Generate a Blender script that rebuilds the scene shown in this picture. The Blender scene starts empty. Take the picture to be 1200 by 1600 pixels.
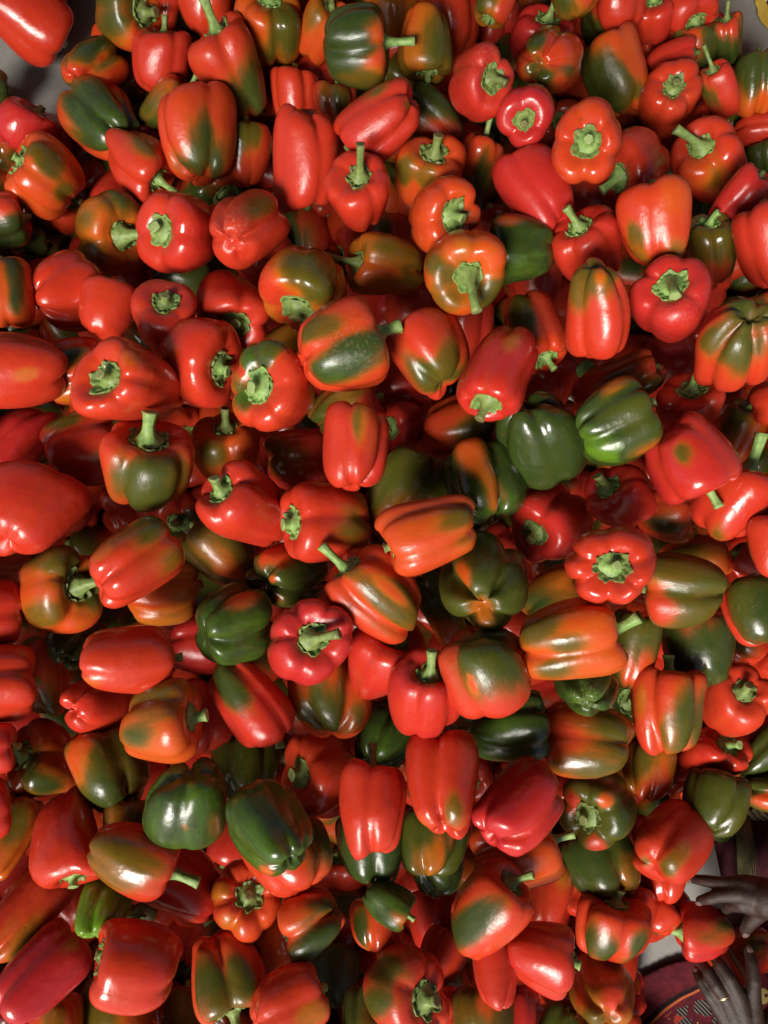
import bpy, bmesh, math, random
import numpy as np
from mathutils import Vector, Matrix

R = math.radians
scene = bpy.context.scene
# ------------------------------------------------------------------ camera, sky, sun, exposure
CAM_H = 1.22                      # metres above the floor, looking straight down
FOC = 1250.0                      # focal length in photo pixels (photo 1200 x 1600)
cam_d = bpy.data.cameras.new('camera')
cam = bpy.data.objects.new('camera', cam_d)
scene.collection.objects.link(cam)
cam.location = (0, 0, CAM_H)
cam.rotation_euler = (0, 0, 0)
cam_d.sensor_fit = 'VERTICAL'
cam_d.sensor_height = 24.0
cam_d.lens = 24.0 * FOC / 1600.0
cam_d.clip_start = 0.02
cam_d.clip_end = 100
scene.camera = cam

SUN_EL, SUN_AZ = R(51), R(206)    # azimuth clockwise from image-up (+Y)
world = bpy.data.worlds.new('World')
scene.world = world
world.use_nodes = True
wn = world.node_tree
wn.nodes.clear()
sky = wn.nodes.new('ShaderNodeTexSky')
sky.sky_type = 'NISHITA'
sky.sun_disc = False
sky.sun_elevation = SUN_EL
sky.sun_rotation = SUN_AZ
sky.dust_density = 4.0
sky.ozone_density = 0.6
bg = wn.nodes.new('ShaderNodeBackground')
bg.inputs['Strength'].default_value = 0.065
out = wn.nodes.new('ShaderNodeOutputWorld')
wn.links.new(sky.outputs[0], bg.inputs[0])
wn.links.new(bg.outputs[0], out.inputs[0])

sd = bpy.data.lights.new('sun', 'SUN')
sd.energy = 3.5
sd.angle = R(21)
sd.color = (1.0, 0.95, 0.88)
sun = bpy.data.objects.new('sun', sd)
scene.collection.objects.link(sun)
sun_dir = Vector((math.sin(SUN_AZ) * math.cos(SUN_EL), math.cos(SUN_AZ) * math.cos(SUN_EL), math.sin(SUN_EL)))
sun.rotation_euler = sun_dir.to_track_quat('Z', 'Y').to_euler()
sun.location = sun_dir * 3

scene.view_settings.view_transform = 'Standard'
scene.view_settings.look = 'None'
scene.view_settings.gamma = 1
scene.view_settings.exposure = 0.24
scene.cycles.diffuse_bounces = 1
scene.cycles.glossy_bounces = 3

# ------------------------------------------------------------------ materials
def new_mat(name):
    m = bpy.data.materials.new(name)
    m.use_nodes = True
    nt = m.node_tree
    nt.nodes.clear()
    o = nt.nodes.new('ShaderNodeOutputMaterial')
    b = nt.nodes.new('ShaderNodeBsdfPrincipled')
    nt.links.new(b.outputs[0], o.inputs[0])
    return m, nt, b

def node(nt, kind, **kw):
    n = nt.nodes.new(kind)
    for k, v in kw.items():
        if isinstance(k, str) and hasattr(n, k):
            setattr(n, k, v)
    return n

def noise(nt, vec, scale, detail=3, rough=0.5):
    n = nt.nodes.new('ShaderNodeTexNoise')
    n.inputs['Scale'].default_value = scale
    n.inputs['Detail'].default_value = detail
    n.inputs['Roughness'].default_value = rough
    if vec is not None:
        nt.links.new(vec, n.inputs['Vector'])
    return n

def math_n(nt, op, a, b=None, c=None):
    n = nt.nodes.new('ShaderNodeMath')
    n.operation = op
    for i, v in enumerate((a, b, c)):
        if v is None:
            continue
        if isinstance(v, (int, float)):
            n.inputs[i].default_value = v
        else:
            nt.links.new(v, n.inputs[i])
    return n.outputs[0]

def ramp(nt, fac, stops, interp='LINEAR'):
    r = nt.nodes.new('ShaderNodeValToRGB')
    cr = r.color_ramp
    cr.interpolation = interp
    while len(cr.elements) < len(stops):
        cr.elements.new(0.5)
    for e, (p, c) in zip(cr.elements, stops):
        e.position = p
        e.color = (c[0], c[1], c[2], 1)
    nt.links.new(fac, r.inputs[0])
    return r.outputs[0]

def mix_rgb(nt, fac, a, b):
    n = nt.nodes.new('ShaderNodeMix')
    n.data_type = 'RGBA'
    for sock, v in ((n.inputs[0], fac), (n.inputs[6], a), (n.inputs[7], b)):
        if isinstance(v, (int, float)):
            sock.default_value = v
        elif isinstance(v, tuple):
            sock.default_value = (v[0], v[1], v[2], 1)
        else:
            nt.links.new(v, sock)
    return n.outputs[2]

RIPE = [(-0.20, (.14, .29, .014)), (-0.05, (.080, .155, .012)), (0.06, (.034, .056, .011)), (.20, (.074, .080, .010)),
        (.36, (.17, .090, .009)), (.52, (.50, .125, .010)), (.62, (.60, .090, .011)), (.70, (.62, .066, .013)),
        (.80, (.59, .044, .015)), (.88, (.57, .038, .015)), (.95, (.54, .028, .018)), (1.05, (.50, .023, .028))]

def pepper_material():
    m, nt, b = new_mat('pepper_skin')
    at = node(nt, 'ShaderNodeAttribute'); at.attribute_name = 'ripe'
    gr = node(nt, 'ShaderNodeAttribute'); gr.attribute_name = 'scar'
    tc = node(nt, 'ShaderNodeTexCoord')
    oi = node(nt, 'ShaderNodeObjectInfo')
    off = node(nt, 'ShaderNodeVectorMath'); off.operation = 'ADD'
    nt.links.new(tc.outputs['Object'], off.inputs[0])
    sc = node(nt, 'ShaderNodeVectorMath'); sc.operation = 'SCALE'
    nt.links.new(oi.outputs['Location'], sc.inputs[0]); sc.inputs['Scale'].default_value = 7.0
    nt.links.new(sc.outputs[0], off.inputs[1])
    v = off.outputs[0]
    lc = node(nt, 'ShaderNodeAttribute'); lc.attribute_name = 'grain'
    v2 = lc.outputs['Vector']
    n1 = noise(nt, v2, 3.2, 4, .6)
    n2 = noise(nt, v, 170, 3, .6)
    pv = node(nt, 'ShaderNodeAttribute'); pv.attribute_name = 'patch_ripe'
    pw = node(nt, 'ShaderNodeAttribute'); pw.attribute_name = 'patch'
    wob = math_n(nt, 'MULTIPLY_ADD', n1.outputs[0], .20, -.10)
    wob = math_n(nt, 'ADD', wob, math_n(nt, 'MULTIPLY_ADD', n2.outputs[0], .06, -.03))
    cols = []
    for src in (at, pv):
        r = math_n(nt, 'ADD', src.outputs['Fac'], wob)
        r = math_n(nt, 'MULTIPLY_ADD', r, 1 / 1.3, .25 / 1.3)
        cols.append(ramp(nt, r, [((p + .25) / 1.3, c) for p, c in RIPE]))
    n6 = noise(nt, v2, 4.6, 5, .68)
    w6 = math_n(nt, 'MULTIPLY_ADD', n6.outputs[0], .7, -.35)
    w6 = math_n(nt, 'ADD', pw.outputs['Fac'], w6)
    mr = node(nt, 'ShaderNodeMapRange'); mr.interpolation_type = 'SMOOTHSTEP'
    mf = node(nt, 'ShaderNodeMix'); mf.data_type = 'FLOAT'
    nt.links.new(w6, mr.inputs[0]); mr.inputs[1].default_value = 0; mr.inputs[2].default_value = 1
    colm = mix_rgb(nt, mr.outputs[0], cols[0], cols[1])
    nt.links.new(mr.outputs[0], mf.inputs[0]); nt.links.new(at.outputs['Fac'], mf.inputs[2]); nt.links.new(pv.outputs['Fac'], mf.inputs[3])
    rr_ = math_n(nt, 'ADD', mf.outputs[0], wob)
    colr = ramp(nt, math_n(nt, 'MULTIPLY_ADD', rr_, 1 / 1.3, .25 / 1.3), [((p + .25) / 1.3, c) for p, c in RIPE])
    col = mix_rgb(nt, .22, colm, colr)
    # brown blemishes on some fruit
    nbm = noise(nt, v, 48, 3, .7)
    bl = math_n(nt, 'GREATER_THAN', nbm.outputs[0], .735)
    col = mix_rgb(nt, math_n(nt, 'MULTIPLY', bl, .5), col, (.16, .06, .02))
    # pale corky lenticels and scratches
    vo = node(nt, 'ShaderNodeTexVoronoi'); vo.inputs['Scale'].default_value = 420
    nt.links.new(v, vo.inputs['Vector'])
    dot = math_n(nt, 'LESS_THAN', vo.outputs['Distance'], .10)
    n3 = noise(nt, v, 22, 2)
    msk = math_n(nt, 'GREATER_THAN', n3.outputs[0], .60)
    dot = math_n(nt, 'MULTIPLY', dot, msk)
    dot = math_n(nt, 'MULTIPLY', dot, .38)
    col = mix_rgb(nt, dot, col, (.55, .42, .22))
    # corky scar where the attribute says so
    n4 = noise(nt, v, 300, 4, .7)
    sm = math_n(nt, 'MULTIPLY', gr.outputs['Fac'], math_n(nt, 'GREATER_THAN', n4.outputs[0], .56))
    col = mix_rgb(nt, math_n(nt, 'MULTIPLY', sm, .45), col, (.42, .36, .24))
    nd = noise(nt, v, 26, 5, .7)
    ndf = noise(nt, v, 520, 3, .7)
    du = math_n(nt, 'MULTIPLY', math_n(nt, 'MAXIMUM', math_n(nt, 'MULTIPLY_ADD', nd.outputs[0], 5, -2.9), 0), math_n(nt, 'MAXIMUM', math_n(nt, 'MULTIPLY_ADD', ndf.outputs[0], 4, -1.9), 0))
    du = math_n(nt, 'MINIMUM', math_n(nt, 'MULTIPLY', du, .35), .35)
    col = mix_rgb(nt, du, col, (.34, .27, .20))
    nt.links.new(col, b.inputs['Base Color'])
    n5 = noise(nt, v, 30, 2)
    rg = math_n(nt, 'MULTIPLY_ADD', oi.outputs['Random'], .14, .13)
    rg = math_n(nt, 'ADD', rg, math_n(nt, 'MULTIPLY_ADD', n5.outputs[0], .34, -.10))
    rg = math_n(nt, 'ADD', rg, math_n(nt, 'MULTIPLY', sm, .3))
    rg = math_n(nt, 'MULTIPLY_ADD', du, .8, rg)
    nt.links.new(rg, b.inputs['Roughness'])
    b.inputs['IOR'].default_value = 1.5
    b.inputs['Subsurface Weight'].default_value = 0.0
    # bumps: waxy unevenness and pores
    nb = noise(nt, v, 75, 2, .4)
    nb2 = noise(nt, v, 700, 2, .5)
    nb3 = noise(nt, v2, 16, 3, .55)
    wr = math_n(nt, 'MULTIPLY', math_n(nt, 'POWER', oi.outputs['Random'], 4), .38)
    h = math_n(nt, 'MULTIPLY_ADD', nb2.outputs[0], .06, nb.outputs[0])
    h = math_n(nt, 'MULTIPLY_ADD', nb3.outputs[0], math_n(nt, 'ADD', wr, .12), h)
    h = math_n(nt, 'MULTIPLY_ADD', sm, .06, h)
    bp = node(nt, 'ShaderNodeBump')
    bp.inputs['Strength'].default_value = .35
    bp.inputs['Distance'].default_value = .0022
    nt.links.new(h, bp.inputs['Height'])
    nt.links.new(bp.outputs[0], b.inputs['Normal'])
    return m

def calyx_material(name, dark, light, pale):
    m, nt, b = new_mat(name)
    tc = node(nt, 'ShaderNodeTexCoord')
    at = node(nt, 'ShaderNodeAttribute'); at.attribute_name = 'cut'
    n1 = noise(nt, tc.outputs['Object'], 140, 4, .6)
    n2 = noise(nt, tc.outputs['Object'], 900, 2, .6)
    col = ramp(nt, n1.outputs[0], [(.3, dark), (.62, light)])
    col = mix_rgb(nt, math_n(nt, 'MULTIPLY', n2.outputs[0], .25), col, (.30, .40, .12))
    oi = node(nt, 'ShaderNodeObjectInfo')
    hs = node(nt, 'ShaderNodeHueSaturation')
    nt.links.new(math_n(nt, 'MULTIPLY_ADD', oi.outputs['Random'], .035, .470), hs.inputs['Hue'])
    nt.links.new(math_n(nt, 'MULTIPLY_ADD', oi.outputs['Random'], .55, .82), hs.inputs['Value'])
    hs.inputs['Saturation'].default_value = .92
    nt.links.new(col, hs.inputs['Color'])
    col = hs.outputs['Color']
    tip = ramp(nt, oi.outputs['Random'], [(.2, (.16, .10, .04)), (.5, pale)])
    col = mix_rgb(nt, at.outputs['Fac'], col, tip)
    nt.links.new(col, b.inputs['Base Color'])
    b.inputs['Roughness'].default_value = .5
    bp = node(nt, 'ShaderNodeBump')
    bp.inputs['Strength'].default_value = .5
    bp.inputs['Distance'].default_value = .002
    nt.links.new(n1.outputs[0], bp.inputs['Height'])
    nt.links.new(bp.outputs[0], b.inputs['Normal'])
    return m

M_SKIN = pepper_material()
M_CAL = calyx_material('calyx_green', (.045, .115, .014), (.16, .30, .045), (.27, .38, .10))
M_STEM = calyx_material('stem_green', (.075, .165, .022), (.21, .36, .065), (.33, .42, .15))

def link(name, me, mat, parent=None):
    o = bpy.data.objects.new(name, me)
    if mat is not None and len(me.materials) == 0:
        me.materials.append(mat)
    scene.collection.objects.link(o)
    if parent is not None:
        o.parent = parent
    return o

def mesh_from(name, verts, quads, attrs=None, smooth=True):
    """verts (n,3) array, quads list/array of index tuples (3 or 4 long)"""
    me = bpy.data.meshes.new(name)
    me.from_pydata([tuple(v) for v in np.asarray(verts, float).tolist()], [], [tuple(q) for q in quads])
    if smooth:
        me.polygons.foreach_set('use_smooth', [True] * len(me.polygons))
    for k, a in (attrs or {}).items():
        a = np.asarray(a, np.float32)
        if a.ndim == 2:
            at = me.attributes.new(k, 'FLOAT_VECTOR', 'POINT')
            at.data.foreach_set('vector', a.ravel())
        else:
            at = me.attributes.new(k, 'FLOAT', 'POINT')
            at.data.foreach_set('value', a)
    me.update()
    return me

# ------------------------------------------------------------------ pepper geometry
def catmull(P, n):
    P = np.asarray(P, float)
    Q = np.vstack([2 * P[0] - P[1], P, 2 * P[-1] - P[-2]])
    seg = len(P) - 1
    t = np.linspace(0, seg, n)
    i = np.minimum(t.astype(int), seg - 1)
    f = (t - i)[:, None]
    p0, p1, p2, p3 = Q[i], Q[i + 1], Q[i + 2], Q[i + 3]
    return .5 * ((2 * p1) + (-p0 + p2) * f + (2 * p0 - 5 * p1 + 4 * p2 - p3) * f ** 2 + (-p0 + 3 * p1 - 3 * p2 + p3) * f ** 3)

def meridian(p, n):
    d, e, sq = p['dip'], p['bdip'], p['sq']
    C = [(0, 1 - d), (.10, 1 - d), (.24, 1 - d * .92), (.38, 1 - d * .45), (.54, 1 - d * .08), (.70, .985), (.865, .885), (.968, .665),
         (1.0, .38), (1.0, .03), (.97, -.32), (.905, -.61), (.775 + .03 * sq, -.845), (.57, -.975), (.36, -1.0), (.17, -.975 + e * .4), (0, -1 + e)]
    M = catmull(C, n)
    M[0, 0] = 0; M[-1, 0] = 0
    return M

def body_points(p, nt, nth):
    """(nt, nth, 3) points; width 1, length p['A']; stem axis +z"""
    rs = random.Random(p['seed'])
    M = meridian(p, nt)
    rho, z = M[:, 0][:, None], M[:, 1][:, None]
    th = np.linspace(0, 2 * math.pi, nth, endpoint=False)[None, :]
    nl = p['nl']
    wp = th + .16 * np.sin(th + rs.uniform(0, 6.28)) + .07 * np.sin(2 * th + rs.uniform(0, 6.28))
    wp = wp + .10 * z * rs.uniform(-1, 1)
    ph = nl * wp / 2
    lob = np.abs(np.sin(ph))
    g = (1 - lob) ** 1.9
    # groove depth differs between the grooves
    gd = 1 + .55 * np.sin(wp + rs.uniform(0, 6.28))
    a = p['gr'] * 1.35 * (.50 + .30 * np.clip(z - .35, 0, 1) / .65 + .95 * np.clip(-z - .25, 0, 1) / .75) * gd
    rr = rho * (1 - a * g)
    # small secondary ribs near the calyx
    rr = rr * (1 + p['rib'] * np.cos(nl * 2 * wp + 1) * np.clip((z - .2) / .8, 0, 1))
    wz = np.clip(rho / .55, 0, 1) ** 2
    end = np.clip((np.abs(z) - .45) / .55, 0, 1)
    bz = np.where(z > 0, .17, .27) * p['gr'] * 3.0
    zz = z * (1 - bz * g * wz * end)
    lobe_var = 1 + (.11 * np.cos(wp - rs.uniform(0, 6.28)) + .07 * np.cos(2 * wp - rs.uniform(0, 6.28))) * wz
    zz = np.where(zz < 0, zz * lobe_var, zz * (1 + (lobe_var - 1) * .7))
    tp = 1 - (1 - p['tp']) * np.clip((1 - z) / 2, 0, 1) ** 1.35
    rr = rr * tp * (1 + .06 * np.cos(th - rs.uniform(0, 6.28)) + .055 * np.cos(2 * th - rs.uniform(0, 6.28)) + .025 * np.cos(3 * th - rs.uniform(0, 6.28)))
    x, y, zc = rr * np.cos(th) * .5, rr * np.sin(th) * .5, zz * .5 * p['A']
    zc = zc + 0 * x
    # dents and swellings
    for k in range(5):
        w = np.array([rs.uniform(-1, 1) for _ in range(3)]); w = w / (np.linalg.norm(w) + 1e-6) * rs.uniform(4, 9)
        s = np.sin(w[0] * x + w[1] * y + w[2] * zc + rs.uniform(0, 6.28)) * .013 * p['lump']
        x = x * (1 + s * 1.6); y = y * (1 + s * 1.6)
    b = p['bend']; ba = rs.uniform(0, 6.28)
    sh = rs.uniform(-.10, .10); x = x + sh * zc * np.abs(zc) * 2 + b * math.cos(ba) * (zc ** 2 - .1); y = y + b * math.sin(ba) * (zc ** 2 - .1)
    return np.stack([x, y, zc], -1), g * np.clip(rho * 1.5, 0, 1)

def grid_faces(nt, nth):
    """rows 1..nt-2 are rings, poles are single points"""
    F = []
    rings = nt - 2
    for i in range(rings - 1):
        for j in range(nth):
            k = (j + 1) % nth
            F.append((1 + i * nth + j, 1 + (i + 1) * nth + j, 1 + (i + 1) * nth + k, 1 + i * nth + k))
    last = 1 + rings * nth
    for j in range(nth):
        k = (j + 1) % nth
        F.append((0, 1 + j, 1 + k))
        F.append((last, 1 + (rings - 1) * nth + k, 1 + (rings - 1) * nth + j))
    return F
_GF = {}
def gf(nt, nth):
    if (nt, nth) not in _GF:
        _GF[(nt, nth)] = grid_faces(nt, nth)
    return _GF[(nt, nth)]

def flat_rows(G):
    return np.vstack([G[0, :1], G[1:-1].reshape(-1, *G.shape[2:]), G[-1, :1]])

def axis_frame(az, el, roll):
    a = np.array([math.cos(el) * math.cos(az), math.cos(el) * math.sin(az), math.sin(el)])
    ref = np.array([0, 0, 1.]) if abs(a[2]) < .9 else np.array([0, 1., 0])
    u = np.cross(ref, a); u /= np.linalg.norm(u)
    v = np.cross(a, u)
    c, s = math.cos(roll), math.sin(roll)
    return np.stack([c * u + s * v, -s * u + c * v, a], 0)          # rows: local x, y, z in view coordinates

def ray_frame(px, py):
    """centre on the unit-depth plane and the basis (right, up, towards the camera) of the ray through a photo pixel"""
    C = np.array([(px - 600) / FOC, (800 - py) / FOC, -1.0])
    w = -C / np.linalg.norm(C)
    u = np.cross([0, 1., 0], w); u /= np.linalg.norm(u)
    v = np.cross(w, u)
    return C, np.stack([u, v, w], 0)

def to_px(P):
    return 600 + FOC * P[..., 0] / -P[..., 2], 800 - FOC * P[..., 1] / -P[..., 2]

def fit_pepper(p):
    """choose length, size and place so that the body fills its box as seen from the photograph's viewpoint"""
    x0, y0, x1, y1 = p['box']
    w, h = x1 - x0, y1 - y0
    Fm = axis_frame(p['az'], p['el'], p['roll'])
    if p.get('groove') is not None:
        rolls = []
        for rl in np.linspace(0, 2 * math.pi, 30, endpoint=False):
            f = axis_frame(p['az'], p['el'], rl)
            G, g = body_points(p, 13, 32)
            k = int(np.argmax(G[6] @ f[:, 2]))
            rolls.append((g[6, k] * (1 if p['groove'] else -1), rl))
        p['roll'] = max(rolls)[1]
        Fm = axis_frame(p['az'], p['el'], p['roll'])
    best = None
    cands = [p['A']] if p.get('fixA') else [.86, .95, 1.05, 1.15, 1.27, 1.4, 1.55, 1.75]
    for A in cands:
        q = dict(p, A=A)
        G, _ = body_points(q, 18, 24)
        V = G.reshape(-1, 3) @ Fm
        ww, hh = np.ptp(V[:, 0]), np.ptp(V[:, 1])
        err = abs(math.log((w / h) / (ww / hh))) + .32 * abs(math.log(A / p['A']))
        if best is None or err < best[0]:
            best = (err, A)
    p['A'] = best[1]
    G, groove = body_points(p, 18, 24)
    V = G.reshape(-1, 3) @ Fm
    ww, hh = np.ptp(V[:, 0]), np.ptp(V[:, 1])
    sx, sy = w / ww, h / hh
    m = math.sqrt(sx * sy)
    lim = 1.10
    sx, sy = min(max(sx, m / lim), m * lim), min(max(sy, m / lim), m * lim)
    cx, cy = (x0 + x1) / 2, (y0 + y1) / 2
    ox, oy = -(V[:, 0].max() + V[:, 0].min()) / 2 * sx, (V[:, 1].max() + V[:, 1].min()) / 2 * sy
    tx, ty = cx + ox, cy + oy
    sc = np.array([sx, sy, m]) / FOC
    k = 1.0
    for it in range(3):
        C, B = ray_frame(tx, ty)
        P = C + ((V * sc * k) @ B)
        X, Y = to_px(P)
        tx += cx - (X.max() + X.min()) / 2
        ty += cy - (Y.max() + Y.min()) / 2
        k *= math.sqrt(w * h / (np.ptp(X) * np.ptp(Y)))
    p['xf'] = (Fm, sc * k, tx, ty)
    return p

def apply_xf(p, L):
    Fm, sc, tx, ty = p['xf']
    C, B = ray_frame(tx, ty)
    return C + ((L @ Fm) * sc) @ B

SINK = .10                        # share of the contact patch that may press into soft neighbours
CELL = 4.0
GX0, GY0, GW, GH = -260, -260, 430, 530
TOP = np.full((GH, GW), CAM_H)                                    # depth of the highest thing so far along each ray

def cells(P):
    X, Y = to_px(P)
    i = ((Y - GY0) / CELL).astype(int); j = ((X - GX0) / CELL).astype(int)
    ok = (i >= 0) & (i < GH) & (j >= 0) & (j < GW)
    return i, j, ok

def settle(p):
    """let the pepper sink along its sight line until it touches what lies below"""
    G, _ = body_points(p, 60, 90)
    V = G.reshape(-1, 3)
    c = V.mean(0)
    P = apply_xf(p, c + (V - c) * .955)
    i, j, ok = cells(P)
    i, j, D = i[ok], j[ok], -P[ok, 2]
    if len(D) == 0:
        p['s'] = CAM_H - .05
        return
    far = np.zeros((GH, GW)); near = np.full((GH, GW), 9.)
    np.maximum.at(far, (i, j), D)
    np.minimum.at(near, (i, j), D)
    m = far > 0
    ratio = TOP[m] / far[m]
    p['s'] = float(np.quantile(ratio, SINK)) * 1.003
    if p['layer'] > 0 and not p['held']:
        h, d = heap_height((p['box'][0] + p['box'][2]) / 2, (p['box'][1] + p['box'][3]) / 2)
        k = min(max((d - 75) / 260, 0), 1)
        T = CAM_H - .05 - k * (.04 + .043 * p['layer'])
        if p['layer'] >= 3:
            p['s'] = min(p['s'], T + .025 + .02 * (1 - k))
        p['s'] = max(p['s'], T - .045 - (1 - k) * (.012 + .020 * max(p['layer'] - 2, 0)))
    elif not p['cat']:
        h, d = heap_height((p['box'][0] + p['box'][2]) / 2, (p['box'][1] + p['box'][3]) / 2)
        p['s'] = max(p['s'], CAM_H - .048 - max(h, 0) * 1.0)
    TOP[m] = np.minimum(TOP[m], p['s'] * near[m])
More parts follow.
